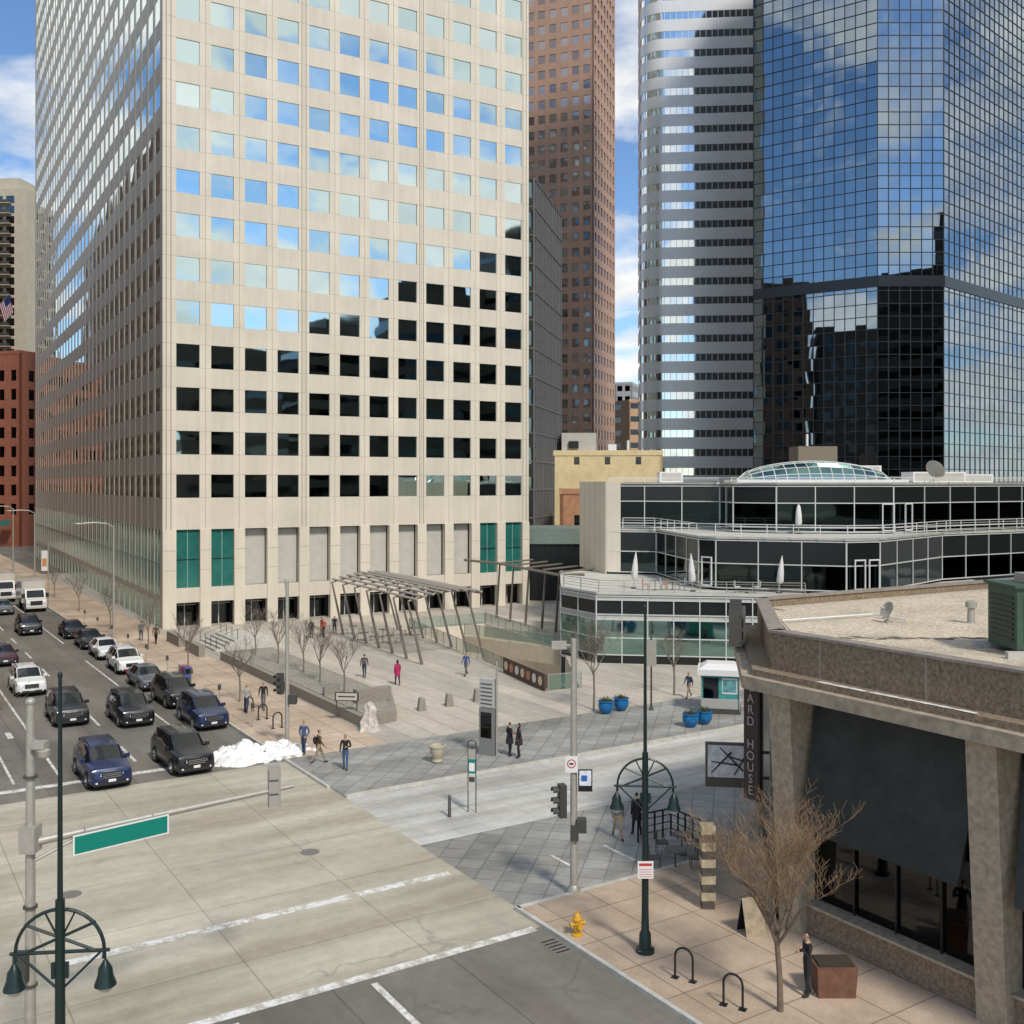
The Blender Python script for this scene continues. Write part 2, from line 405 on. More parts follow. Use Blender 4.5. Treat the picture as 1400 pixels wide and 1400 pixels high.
# ------------------------------------------------------------------ facades
def jit(a): return random.uniform(-a, a)
def pane(mb, x0, x1, z0, z1, y, m, j=.006):
    a, b = jit(j), jit(j)
    if isinstance(m, list): m = random.choice(m)
    mb.quad((x0, y - a - b, z0), (x1, y + a - b, z0), (x1, y + a + b, z1), (x0, y - a + b, z1), m)
def window_wall(wl, gl, T, width, cs, ww, rows, zlo, zhi, mw, ms, mg, rec=.3, j=.006, joints=True, thick=.5):
    wl.T = T; gl.T = T
    xs = [0]
    for c in cs: xs += [c - ww / 2, c + ww / 2]
    xs.append(width)
    for i in range(0, len(xs), 2):
        if xs[i + 1] - xs[i] > .01: wl.box(xs[i], xs[i + 1], 0, thick, zlo, zhi, mw)
    zs = [zlo]
    for a, b in rows: zs += [a, b]
    zs.append(zhi)
    for c in cs:
        for k in range(0, len(zs), 2):
            if zs[k + 1] - zs[k] > .01: wl.box(c - ww / 2, c + ww / 2, .02, thick, zs[k], zs[k + 1], ms)
        for a, b in rows: pane(gl, c - ww / 2, c + ww / 2, a, b, rec, mg, j)
    if joints:
        for i in range(len(cs) - 1):
            x = (cs[i] + cs[i + 1]) / 2
            wl.box(x - .02, x + .02, -.004, .0, zlo, zhi, M_JOINT)
        for a, b in rows:
            for z in (a, b):
                for i in range(0, len(xs), 2): wl.box(xs[i], xs[i + 1], -.003, 0, z - .015, z + .015, M_JOINT)
    wl.T = UP; gl.T = UP

# ---- main office tower
DR = Vector((.8624, .506)); DL = Vector((-.507, .862))
C0 = Vector((-33.1, 97.0)); FW = 40.6; LW = 114.0
HT = 142
mt = empty("office_tower")
wl = MB("walls"); gl = MB("windows"); bs = MB("base_glazing"); rf = MB("roof")
rows = [(12.55 + 4.17 * k, 14.80 + 4.17 * k) for k in range(30)]
cs = [2.36 + 3.292 * i for i in range(12)]
T1 = Matrix.Translation((C0.x, C0.y, 0)) @ Matrix.Rotation(math.atan2(DR.y, DR.x), 4, 'Z')
window_wall(wl, gl, T1, FW, cs, 2.2, rows, 9.5, HT, M_BEIGE, M_BEIGE2, G_MAIN, .12, .006)
wl.T = T1
for k in (0, 4, 8, 12):
    x = (cs[0] + 3.292 * (k - .5)) if 0 < k < 12 else (.55 if k == 0 else FW - .55)
    for dx in (-.22, .22): wl.box(x + dx - .045, x + dx + .045, -.012, 0, 9.5, HT, M_JOINT)
xs = [0] + [v for c in cs for v in (c - 1.12, c + 1.12)] + [FW]
for i in range(0, len(xs), 2):
    wl.box(xs[i], xs[i + 1], -.15, .5, 0, 9.5, M_BEIGE)
    wl.box(xs[i] + .02, xs[i + 1] - .02, -.156, -.15, 5.6, 5.64, M_JOINT); wl.box(xs[i] + .02, xs[i + 1] - .02, -.156, -.15, 7.5, 7.54, M_JOINT)
for i, c in enumerate(cs):
    bs.T = T1
    wl.box(c - 1.12, c + 1.12, .0, .5, 2.5, 3.9, M_BEIGE2)
    if i in (0, 1, 10, 11):
        for q in range(2):
            pane(bs, c - 1.1 + q * 1.1, c + q * 1.1, 3.9, 9.5, .3, G_TEALP, .004)
        bs.box(c - .03, c + .03, .24, .3, 3.9, 9.5, mat("teal_mullion", (.25, .42, .36), .4)); bs.box(c - 1.1, c + 1.1, .23, .29, 6.6, 6.66, M_MULLD)
    else:
        bs.box(c - 1.12, c + 1.12, .8, 1.0, 3.9, 9.5, M_GREYP)
    bs.quad((c - 1.12, 1.6, 0), (c + 1.12, 1.6, 0), (c + 1.12, 1.6, 2.5), (c - 1.12, 1.6, 2.5), G_DK)
    bs.box(c - .04, c + .04, 1.5, 1.58, 0, 2.5, M_MULL); bs.box(c - 1.1, c + 1.1, 1.49, 1.57, 2.1, 2.16, M_MULL)
far = C0 + DL * LW
TL = Matrix.Translation((far.x, far.y, 0)) @ Matrix.Rotation(math.atan2(-DL.y, -DL.x), 4, 'Z')
csl = [LW - (2.36 + 3.292 * i) for i in range(34)][::-1]
window_wall(wl, gl, TL, LW, csl, 2.35, rows, 9.5, HT, M_BEIGE, M_BEIGE2, G_MAIN, .035, .0025)
wl.T = TL; bs.T = TL
xs = [0] + [v for c in csl for v in (c - 1.4, c + 1.4)] + [LW]
for i in range(0, len(xs), 2): wl.box(xs[i], xs[i + 1], -.02, .5, 0, 9.5, M_BEIGE)
for c in csl:
    wl.box(c - 1.4, c + 1.4, -.01, .5, 2.6, 3.2, M_BEIGE2)
    for q in range(2):
        pane(bs, c - 1.4 + q * 1.4, c + q * 1.4, 3.2, 9.5, .03, G_TEAL, .003)
        pane(bs, c - 1.4 + q * 1.4, c + q * 1.4, 0, 2.6, .05, G_TEAL, .003)
    bs.box(c - .03, c + .03, -.01, .02, 3.3, 9.5, M_MULL); bs.box(c - 1.4, c + 1.4, -.014, .018, 6.3, 6.36, M_MULL)
R0 = C0 + DR * FW
TR = Matrix.Translation((R0.x, R0.y, 0)) @ Matrix.Rotation(math.atan2(DL.y, DL.x), 4, 'Z')
window_wall(wl, gl, TR, LW, [2.4 + 3.292 * i for i in range(34)], 2.05, rows, 0, HT, M_BEIGE, M_BEIGE2, G_MAIN, joints=False)
rf.T = T1; rf.box(.45, FW - .45, .62, LW - .1, 9.4, HT - .5, M_DARKIN)
rf.box(.45, FW - .45, 1.7, LW - .1, 0.12, 9.3, M_DARKIN)
rf.box(1.0, FW - 1.0, 1.0, LW - 1, HT - .45, HT, M_GREYP)
wl.T = T1; wl.box(0, FW, LW, LW + .4, 0, HT, M_BEIGE)
for b in (wl, gl, bs, rf): b.obj(mt)

def curtain(wm_, gm, p0, p1, zs, mats, nx, mm, mw=.09, pr=.08, j=.008):
    T, L = frame(p0, p1); wm_.T = T; gm.T = T
    for k in range(len(zs) - 1):
        m = mats[k % len(mats)]
        for i in range(nx): pane(gm, L * i / nx, L * (i + 1) / nx, zs[k], zs[k + 1], 0, m, j)
    for i in range(nx + 1):
        x = L * i / nx; wm_.box(x - mw / 2, x + mw / 2, -pr, -.018, zs[0], zs[-1], mm)
    for z in zs: wm_.box(0, L, -pr - .004, -.022, z - mw / 2, z + mw / 2, mm)
    wm_.T = UP; gm.T = UP

# ---- black mirror glass tower
bt = empty("glass_tower"); bw = MB("mullions"); bgm = MB("windows"); bc = MB("core")
P = [(32.9, 139.5), (46.4, 130), (54.8, 130), (74, 147.5), (90, 162)]
HB = 128
zs = []; z = 6.0
while z < HB: zs.append(z); z += 1.62
BD = mat("band_dark", (.03, .035, .04), .3, .3)
for (a, b, n) in ((P[0], P[1], 12), (P[1], P[2], 6), (P[2], P[3], 17), (P[3], P[4], 14)):
    curtain(bw, bgm, a, b, zs, [G_BLACK], n, M_MULLD, .09, .07, .0035)
    T, L = frame(a, b); bw.T = T
    bw.box(0, L, -.14, -.09, 38.9, 40.3, BD); bw.T = UP
bc.prism([(33.3, 140.0), (46.6, 130.4), (54.6, 130.4), (89.5, 162.6), (80, 190), (50, 180)], 0, HB, M_DARKIN)
for b in (bw, bgm, bc): b.obj(bt)

# ---- silver striped tower
st = empty("striped_tower"); s1 = MB("silver_bands"); s2 = MB("windows"); s1.smooth = True; s2.smooth = True
def rounded(x0, y0, x1, y1, r, inset=0, n=7):
    pts = []
    for cx_, cy_, a0 in ((x0 + r, y0 + r, math.pi), (x1 - r, y0 + r, 1.5 * math.pi), (x1 - r, y1 - r, 0), (x0 + r, y1 - r, .5 * math.pi)):
        for i in range(n):
            a = a0 + (math.pi / 2) * i / (n - 1); pts.append((cx_ + (r - inset) * math.cos(a), cy_ + (r - inset) * math.sin(a)))
    return pts
TS = Matrix.Translation((25.3, 201, 0)) @ Matrix.Rotation(math.radians(-5), 4, 'Z')
s1.T = TS; s2.T = TS
s2.prism(rounded(0, 0, 27, 20, 4.6, .08), 0, 165, G_SILV)
z = 2; o = rounded(0, 0, 27, 20, 4.6)
while z < 165:
    s1.prism(o, z, z + 2.3, M_SILVER); z += 3.72
for i in range(17): s2.box(4.6 + i * 1.15 - .04, 4.6 + i * 1.15 + .04, .03, .075, 0, 165, M_SILVER)
s1.obj(st); s2.obj(st)

# ---- brown granite tower
br_ = empty("granite_tower"); b1 = MB("walls"); b2 = MB("windows")
K = Vector((20.9, 262)); al = math.radians(70)
dR = Vector((math.cos(al), math.sin(al))); dLf = Vector((-math.sin(al), math.cos(al)))
Lf = K + dLf * 40
rw = [(6 + 3.9 * k, 8.2 + 3.9 * k) for k in range(50)]
Tb = Matrix.Translation((Lf.x, Lf.y, 0)) @ Matrix.Rotation(math.atan2(-dLf.y, -dLf.x), 4, 'Z')
G_BR = [glass("bronze_glass_a", (.24, .21, .21), .04, .2, .3), glass("bronze_glass_b", (.36, .33, .33), .04, .2, .3)]
window_wall(b1, b2, Tb, 40, [1.6 + 3.05 * i for i in range(13)], 1.9, rw, 0, 205, M_BRONZE, M_BRONZE, G_BR, .2, .006, False)
Tb2 = Matrix.Translation((K.x, K.y, 0)) @ Matrix.Rotation(al, 4, 'Z')
window_wall(b1, b2, Tb2, 22, [1.8 + 3.05 * i for i in range(7)], 1.9, rw, 0, 205, M_BRONZE, M_BRONZE, G_BR, .2, .006, False)
b1.T = Tb; b1.box(.6, 39.4, .55, 21.9, 0, 204.8, M_DARKIN); b1.T = UP
b1.obj(br_); b2.obj(br_)

# ---- dark ribbed building beside the tower
db = empty("ribbed_office_building"); d1 = MB("walls"); d2 = MB("windows")
zs = [2 + 3.7 * k for k in range(15)]
Gd = glass("grey_glass", (.30, .33, .35), .05, .2, .4)
GR_ = mat("grey_rib", (.17, .17, .17), .6)
curtain(d1, d2, (2.9, 134), (7.3, 153), zs, [Gd], 14, GR_, .16, .12, .004)
curtain(d1, d2, (-9, 137), (2.9, 134), zs, [Gd], 8, GR_, .16, .2, .004)
d1.prism([(-8.8, 137.3), (2.7, 134.4), (6.9, 152.8), (-4, 156)], 0, 54, mat("dark_body", (.05, .05, .055), .7))
d1.obj(db); d2.obj(db)

def block(name, p0, p1, depth, h, mw, mg, bay=3.2, fl=3.6, ww=1.7, wh=1.9, z0=1.2, side=True, joints=False):
    e = empty(name); a = MB("walls"); b = MB("windows")
    T, L = frame(p0, p1)
    n = max(1, int((L - .6) / bay)); off = (L - (n - 1) * bay) / 2
    rws = [(z0 + fl * k, z0 + fl * k + wh) for k in range(int((h - z0 - .8) / fl) + 1) if z0 + fl * k + wh < h - .4]
    window_wall(a, b, T, L, [off + i * bay for i in range(n)], ww, rws, 0, h, mw, mw, mg, .22, .005, joints)
    if side:
        for (q0, q1) in ((T @ Vector((L, 0, 0)), T @ Vector((L, depth, 0))), (T @ Vector((0, depth, 0)), T @ Vector((0, 0, 0)))):
            T2, L2 = frame(q0, q1); n2 = max(1, int((L2 - .6) / bay)); of2 = (L2 - (n2 - 1) * bay) / 2
            window_wall(a, b, T2, L2, [of2 + i * bay for i in range(n2)], ww, rws, 0, h, mw, mw, mg, .22, .005, joints)
    a.T = T; a.box(.55, L - .55, .55, depth, 0, h - .3, M_DARKIN); a.box(.5, L - .5, .5, depth, h - .28, h - .1, M_GREYP)
    a.box(-.08, L + .08, -.08, -.005, h - .7, h + .05, mw)
    a.T = UP; a.obj(e); b.obj(e); return e
M_BRICK = mat("red_brick", (.34, .12, .07), .85, 0, 1.5, .2)
M_BRICK2 = mat("orange_brick", (.48, .24, .13), .85, 0, 1.5, .2)
M_YEL = mat("yellow_stucco", (.74, .60, .34), .85, 0, .6, .14)
M_TANT = mat("tan_tower", (.50, .45, .35), .8, 0, .5, .1)
yb = block("yellow_building", (1.5, 148), (21.5, 146), 18, 18.6, M_YEL, G_DK, 4.4, 5, .8, 1.1, 1.6)
yr = MB("rooftop_plant"); yr.box(7.2, 12.2, 148, 154, 18.6, 21.2, M_GREYP); yr.box(8.2, 9.6, 147.6, 148, 19, 20, M_DARKIN)
yr.box(2.4, 6.0, 150, 156, 18.6, 19.9, M_YEL); yr.box(14, 15.2, 149, 150, 18.6, 19.6, M_WHITE); yr.cyl((17, 150, 18.6), (17, 150, 20.2), .2, .2, 8, M_WHITE); yr.obj(yb)
block("brick_building", (6.2, 133), (13, 132.3), 10, 13.2, M_BRICK2, G_DK, 2.1, 3.6, 1.0, 1.6, 1)
lb = MB("low_dark_building"); lb.box(1.0, 10.2, 120.6, 130, 0, 6.8, M_SPAN); lb.box(.8, 10.4, 120.3, 130.2, 6.8, 8.6, mat("teal_fascia", (.18, .23, .20), .6, 0, 1, .1))
for i in range(8): lb.box(1.3 + i * 1.15, 1.36 + i * 1.15, 120.5, 120.6, 0, 6.7, M_MULLD)
lb.obj()
block("grey_office_building", (37.0, 368), (43, 366), 30, 50, mat("pale_grey", (.42, .43, .44), .8), G_DK, 2.8, 3.8, 1.9, 2.0)
block("brown_office_building", (33.7, 295), (38.5, 297), 30, 38, mat("brown_panel", (.50, .32, .20), .8), G_DK, 8, 3.8, 4.4, 1.6)
block("brick_hotel", (-140, 236), (-107.5, 224), 30, 43, M_BRICK, G_DK, 3.4, 4.2, 1.6, 2.4, 7)
aw = MB("shop_awning"); aw.T, L = frame((-139, 234), (-107.6, 222.6), 4.2)
for i in range(9): aw.add([(i * 3.6 + .3, 0, 1.6), (i * 3.6 + 3.3, 0, 1.6), (i * 3.6 + 3.3, -1.4, .4), (i * 3.6 + .3, -1.4, .4)], [(0, 1, 2, 3)], mat("awning_green", (.02, .12, .09), .8))
aw.T = UP; aw.obj()
ta = empty("apartment_tower"); t1 = MB("walls"); t2 = MB("windows"); t3 = MB("balconies")
TT, L = frame((-200, 335), (-156.5, 330))
window_wall(t1, t2, TT, L, [2.2 + 4.0 * i for i in range(10)], 2.9, [(2 + 3.3 * k, 4.4 + 3.3 * k) for k in range(32)], 0, 109, M_TANT, M_TANT, glass("tower_dark_glass", (.14, .17, .18), .05, .2, .4), .25, .006, False)
t1.T = TT; t1.box(.5, L - .5, .5, 30, 0, 109, M_TANT); t1.box(30, 40, 2, 14, 109, 113, M_TANT); t3.T = TT
for k in range(31): t3.box(L - 11, L - 5, -1.6, -.01, 5 + 3.3 * k, 5.2 + 3.3 * k, M_TANT); t3.box(L - 11, L - 5, -1.6, -1.55, 5.2 + 3.3 * k, 6.1 + 3.3 * k, M_DSTEEL)
for b in (t1, t2, t3): b.obj(ta)

# ---- surrounding city mirrored in the glass (outside the frame)
M_DKB = mat("dark_tower_stone", (.045, .04, .035), .7, 0, .5, .2)
M_BS = mat("brown_stone", (.12, .075, .055), .8, 0, 1, .2)
block("dark_office_block", W(-6, 58), W(-6, 84), 24, 50, M_DKB, G_DK, 4, 4, 2, 2.2)
block("brown_office_block", W(-5, 86), W(-5, 128), 24, 62, M_BS, G_DK, 4, 4, 2, 2.2)
block("brick_office_block", W(-5, 132), W(-5, 215), 24, 44, M_BRICK, G_DK, 4, 4, 2, 2.2)
block("brown_office_tower", W(-5, 245), W(-5, 480), 30, 112, mat("brown_stone2", (.24, .13, .08), .8, 0, 1, .2), G_DK, 4, 4, 2, 2.2)
for (x, y, wx, wy, h) in ((58, 10, 22, 40, 41), (72, 34, 20, 18, 45), (82, 52, 22, 14, 54), (92, 70, 22, 16, 64), (100, 90, 26, 20, 68)):
    cc_ = MB("dark_city_building"); cc_.T = Matrix.Translation((x, y, 0)) @ Matrix.Rotation(GA, 4, 'Z')
    cc_.box(-wx / 2, wx / 2, -wy / 2, wy / 2, 0, h, M_DKB); cc_.box(-wx / 4, wx / 5, -wy / 4, wy / 4, h, h + 3, M_DKB)
    k = 3
    while k < h - 3:
        cc_.box(-wx / 2 - .05, wx / 2 + .05, -wy / 2 - .05, wy / 2 + .05, k, k + 1.6, G_DK); k += 4
    cc_.T = UP; cc_.obj()

# ------------------------------------------------------------------ terraced glass building
tb = empty("terraced_glass_building"); tw = MB("mullions_and_slabs"); tg = MB("glazing"); tcn = MB("concrete")
M_SLAB = mat("terrace_slab", (.54, .53, .48), .7, 0, 1, .15)
G_BT = [glass("bright_teal_glass_a", (.34, .50, .46), .05, .2, .5), glass("bright_teal_glass_b", (.24, .38, .35), .05, .2, .5)]
M_SP2 = [M_SPAN, mat("black_spandrel_b", (.020, .025, .024), .2)]
def tier(pts, z0, z1, zs, mats, roofpts, mod=1.9):
    for a, b in zip(pts[:-1], pts[1:]):
        L = math.dist(a, b); curtain(tw, tg, a, b, zs, mats, max(1, round(L / mod)), M_MULL, .08, .08, .006)
    tw.prism(roofpts, z1, z1 + .18, M_SLAB)
    inner = [(p[0], p[1] + .25) for p in roofpts]
    tcn.prism(inner, z0, z1 - .02, M_DARKIN)
pt3 = [(8.9, 95), (18.8, 92.6), (18.9, 87.4), (22, 85.2), (31.5, 84.6), (35, 87), (58, 100)]
tier(pt3, 9.9, 13.85, [9.9, 10.3, 12.3, 13.7], [G_LOW, G_LOW, M_SP2], pt3 + [(58, 118), (8.9, 112)], 3.2)
pt2 = [(8.9, 94.6), (13.2, 93.6), (14.9, 81.6), (16, 80.3), (25.2, 77.2), (28, 78), (36.5, 87), (58, 99.2)]
tier(pt2, 5.7, 9.6, [5.8, 7.7, 9.5], [G_LOW, M_SP2], pt2 + [(58, 105), (8.9, 105)], 3.0)
pt1 = [(4.1, 86.5), (4.0, 83), (6.5, 78.8), (22, 76.6), (40, 84)]
tier(pt1, 0, 5.4, [0.1, .8, 2.1, 3.5, 3.9, 5.0, 5.3], [M_SPAN, G_BT, G_BT, M_SLAB, M_SP2, M_SLAB], pt1 + [(40, 98), (4.6, 98)], 2.0)
curtain(tw, tg, (4.0, 83), (6.5, 78.8), [-4.5, -2.3, 0], [G_LOW], 3, M_MULL)
tcn.prism([(7.0, 103), (8.6, 95.2), (8.9, 95.2), (8.9, 105)], 5.8, 14.1, M_BEIGE)
tcn.T, L = frame((6.9, 103), (8.75, 94.6)); tcn.box(0, L, -.1, 0, 5.6, 14.1, M_BEIGE)
for i in range(1, 5): tcn.box(L * i / 5 - .02, L * i / 5 + .02, -.105, -.1, 5.6, 14.1, M_JOINT)
tcn.T = UP; tcn.prism([(8.76, 94.55), (10.0, 94.3), (10.0, 95.3), (8.9, 95.3)], 5.8, 14.1, M_BEIGE)
for b in (tw, tg, tcn): b.obj(tb)
r_ = railing("r", [(10.2, 94.2), (13.0, 93.3), (14.7, 81.5), (15.9, 80), (25.2, 76.9), (28.2, 77.7), (36.8, 86.8), (57, 98.6)], 9.8, 1.0, 1.8, False, M_WHITE); r_.name = "terrace_railing"
r_ = railing("r", [(4.2, 83.1), (6.7, 79), (22, 76.8)], 5.6, .9, 1.8, False, M_STEEL); r_.name = "terrace_railing"
r_ = railing("r", [(9, 94.8), (18.6, 92.4), (18.7, 87.2), (22, 85), (31.5, 84.4), (35, 86.8), (57, 99.2)], 14.03, .45, 3, False, M_WHITE); r_.name = "terrace_railing"
dfm = MB("terrace_door")
for (x, y, z, an) in ((15.4, 80.55, 5.9, -48), (26.2, 77.35, 5.9, 20), (27.4, 77.7, 5.9, 20), (31.0, 84.45, 10.0, -4), (33.0, 85.5, 10, 34)):
    dfm.T = Matrix.Translation((x, y, z)) @ Matrix.Rotation(math.radians(an), 4, 'Z')
    for xx in (-.5, .42): dfm.box(xx, xx + .08, -.2, -.1, 0, 2.2, M_WHITE)
    dfm.box(-.5, .5, -.2, -.1, 2.2, 2.3, M_WHITE); dfm.box(-.5, .5, -.2, -.1, 0, .1, M_WHITE)
dfm.T = UP; dfm.obj(tb)
sk_ = MB("barrel_skylight")
M_SKG = glass("skylight_glass", (.26, .42, .34), .15, .1, 1)
nx, na = 14, 8; X0, X1 = 19.9, 33.6
def skp(i, k, r=1.0):
    t = i / nx; e = min(1, math.sin(math.pi * min(max(t, 0), 1)) ** .45) if 0 < t < 1 else .02
    a = math.pi * k / na
    return (X0 + (X1 - X0) * t, 91 - 2.6 * math.cos(a) * (.5 + .5 * e) * r, 14.05 + 1.85 * math.sin(a) * e * r)
for i in range(nx):
    for k in range(na): sk_.quad(skp(i, k), skp(i + 1, k), skp(i + 1, k + 1), skp(i, k + 1), M_SKG)
for i in range(nx + 1):
    for k in range(na): sk_.cyl(skp(i, k, 1.01), skp(i, k + 1, 1.01), .04, None, 4, M_WHITE)
for k in range(na + 1):
    for i in range(nx): sk_.cyl(skp(i, k, 1.01), skp(i + 1, k, 1.01), .035, None, 4, M_WHITE)
sk_.box(19.4, 34.2, 88.2, 93.8, 13.9, 14.25, M_WHITE)
sk_.obj()
def dish(x, y, z, r, name="satellite_dish", yaw=.6):
    d = MB(name); d.smooth = True
    d.cyl((0, 0, 0), (0, 0, r * 1.1), .05, .05, 8, M_STEEL)
    for j in range(3): d.cyl((0, 0, r * .35), (r * .6 * math.cos(j * 2.1), r * .6 * math.sin(j * 2.1), 0), .03, .03, 6, M_STEEL)
    T0 = d.T; d.T = Matrix.Translation((0, 0, r * 1.2)) @ Matrix.Rotation(yaw, 4, 'Z') @ Matrix.Rotation(math.radians(62), 4, 'Y')
    d.lathe(0, 0, [(.06 * r, -.02), (r * .5, .04 * r), (r * .85, .16 * r), (r, .26 * r), (r * .97, .27 * r), (r * .5, .07 * r), (.05 * r, .02)], 20, M_STEEL)
    d.cyl((r * .8, 0, .2 * r), (0, 0, .75 * r), .02, .02, 5, M_STEEL); d.ball((0, 0, .75 * r), .06, .06, .1, M_STEEL)
    d.T = T0; d.obj(None, (x, y, z))
dish(37.5, 91, 14, .9)
rv = MB("rooftop_plant")
for (x, y, sx, sy, h) in ((14, 97, 2.2, 2, 1.0), (38, 97, 5, 3, 1.0), (44, 100, 3, 3, .8), (29, 97, 6, 3, 1.6)):
    rv.box(x, x + sx, y, y + sy, 14.03, 14.03 + h, M_WHITE); rv.box(x + .2, x + sx - .2, y - .03, y, 14.2, 14.0 + h - .1, M_GREYP)
rv.box(33, 37.5, 118, 122, 12, 18.2, mat("penthouse_tan", (.22, .19, .14), .8)); rv.cyl((34, 118, 18.2), (34, 118, 19.6), .15, .15, 8, M_WHITE)
rv.obj()
M_CANV = mat("canvas_white", (.74, .73, .70), .9)
def parasol(x, y, z, h=2.5, lean=0.0):
    d = MB("parasol"); d.smooth = True
    d.cyl((0, 0, 0), (0, 0, h), .03, .03, 8, M_STEEL); d.lathe(0, 0, [(.25, 0), (.25, .06), (.05, .1)], 12, M_DSTEEL)
    d.lathe(0, 0, [(.16, .7), (.28, .9), (.24, 1.6), (.16, 2.2), (.02, h + .05)], 9, M_CANV)
    o_ = d.obj(None, (x, y, z)); o_.rotation_euler = (0, lean, 0)
parasol(23.6, 84.3, 9.8, 2.4); parasol(9.7, 81.6, 5.6, 2.9, .06); parasol(14.0, 79.3, 5.6, 2.9, -.05); parasol(20.4, 78.2, 5.6, 2.8, .08)
def cafe(x, y, z, c):
    d = MB("cafe_table"); mc = mat("cafe_" + c[0], c[1], .6)
    d.lathe(0, 0, [(.2, 0), (.2, .03), (.03, .05), (.03, .7), (.4, .71), (.4, .74)], 12, M_DSTEEL)
    for sx in (-1, 1):
        d.box(sx * .75 - .22, sx * .75 + .22, -.22, .22, .42, .46, mc); d.box(sx * .97 - .02, sx * .97 + .02, -.22, .22, .46, .9, mc)
        for a in (-.2, .2):
            for b in (-.2, .2): d.cyl((sx * .75 + a, b, 0), (sx * .75 + a, b, .42), .015, .015, 5, M_DSTEEL)
    d.obj(None, (x, y, z))
for p in ((11.2, 80.2, ("orange", (.6, .2, .05))), (12.6, 80.4, ("white", (.7, .7, .68))), (18, 78.4, ("white", (.7, .7, .68)))): cafe(p[0], p[1], 5.6, p[2])
for p in ((-9, 88), (-10.4, 86), (-8, 84.5), (-6.5, 89), (-12, 90)): cafe(p[0] - 2.6, p[1] + 4, .12, ("grey", (.3, .3, .29)))

# ------------------------------------------------------------------ pergolas
def pergola(base, top_dir, n, spacing_dir, depth, h, lean, slats):
    d = MB("pergola"); m = mat("pergola_steel", (.20, .17, .14), .5, .3)
    M2 = mat("pergola_slat", (.36, .33, .29), .6)
    bx, by = base
    for i in range(n):
        x = bx + spacing_dir[0] * i; y = by + spacing_dir[1] * i
        tx, ty = x - lean, y + lean * .3
        d.cyl((x, y, .12), (tx, ty, h), .13, .08, 8, m)
        pts = []
        for k in range(6):
            t = k / 5; pts.append((tx + top_dir[0] * depth * t, ty + top_dir[1] * depth * t, h + 0.9 * math.sin(t * 2.2) - .45 * t))
        d.tube(pts, .09, 6, m)
        d.cyl((x + top_dir[0] * depth * .85, y + top_dir[1] * depth * .85, .12), pts[4], .10, .08, 8, m)
    for k in range(slats):
        t = (k + .5) / slats; z = h + 0.9 * math.sin(t * 2.2) - .45 * t + .12
        x = bx - lean + top_dir[0] * depth * t; y = by + lean * .3 + top_dir[1] * depth * t
        d.cyl((x - spacing_dir[0] * .3, y - spacing_dir[1] * .3, z), (x + spacing_dir[0] * (n - .7), y + spacing_dir[1] * (n - .7), z), .10, .10, 4, M2)
    d.obj()
pergola((-15.4, 93.5), (.84, .54), 7, (1.42, -2.55), 6.5, 4.9, 1.1, 9)
d = MB("pergola"); m = mat("pergola_steel", (.20, .17, .14), .5, .3)
for i, (x, y) in enumerate(((-1.6, 105), (-.2, 102.2), (1.3, 99.4), (2.8, 96.6), (4.0, 94))):
    d.cyl((x, y, .12), (x + .35, y + .2, 5.6), .13, .09, 8, m)
d.tube([(-5, 107.5, 5.9), (-1.3, 105.2, 5.7), (4.4, 94.2, 5.5), (6.5, 92.5, 5.7)], .14, 6, m)
for i in range(5):
    x = -1.3 + i * 1.4; y = 105 - i * 2.7; d.cyl((x, y, 5.75), (x + 3.5, y + 2.2, 5.95), .09, .09, 5, m)
d.obj()

# ------------------------------------------------------------------ raised planter, steps, stone blocks
pw = MB("raised_planter")
pw.prism([W(24.2, 53.4), W(26.6, 53.8), W(28.4, 58), W(28.4, 80), W(24.2, 80)], .12, .75, M_GRAN)
pw.prism([W(24.6, 54.0), W(26.3, 54.3), W(28.0, 58.2), W(28.0, 79.6), W(24.6, 79.6)], .6, .78, mat("planter_gravel", (.30, .28, .23), .95, 0, 6, .35))
pw.T = Matrix.Translation((*W(26.2, 56.8), 0)) @ Matrix.Rotation(GA, 4, 'Z')
pw.box(-.9, 1.4, -.25, .25, .78, 1.6, M_GRAN); pw.box(-1.6, -.7, 3, 3.3, .78, 1.3, M_GRAN)
pw.T = UP; pw.obj()
for k in range(2):
    sp_ = MB("low_granite_wall"); sp_.T, L = frame(W(23.6, 82 + k * 6), W(23.6, 86 + k * 6)); sp_.box(0, L, 0, .5, .12, 1.0, M_GRAN); sp_.T = UP; sp_.obj()
stp = MB("entrance_steps"); stp.T = Matrix.Translation((*W(25, 84), 0)) @ Matrix.Rotation(GA, 4, 'Z')
for i in range(5): stp.box(i * .4, 5, 0, 5.5, .12 + i * .16, .28 + i * .16, M_CURB)
for i in range(4): stp.tube([(.2, .4 + i * 1.55, 0.1), (.2, .4 + i * 1.55, 1.2), (2.0, .4 + i * 1.55, 1.8), (2, .4 + i * 1.55, .7)], .03, 6, M_DSTEEL)
stp.T = UP; stp.obj()
ps = MB("plaza_sign"); ps.T = Matrix.Translation((-9.6, 59.5, .78)) @ Matrix.Rotation(-.1, 4, 'Z')
ps.box(-.7, .7, -.05, .05, .55, 1.05, mat("sign_dark", (.05, .04, .035), .5)); ps.box(-.62, .62, -.056, -.05, .6, 1.0, mat("sign_cream", (.5, .47, .4), .6)); ps.box(-.5, .5, -.06, -.056, .76, .84, mat("sign_dark", (.05, .04, .035), .5))
ps.cyl((-.6, 0, 0), (-.6, 0, .6), .04, .04, 6, M_DSTEEL); ps.cyl((.6, 0, 0), (.6, 0, .6), .04, .04, 6, M_DSTEEL); ps.T = UP; ps.obj()
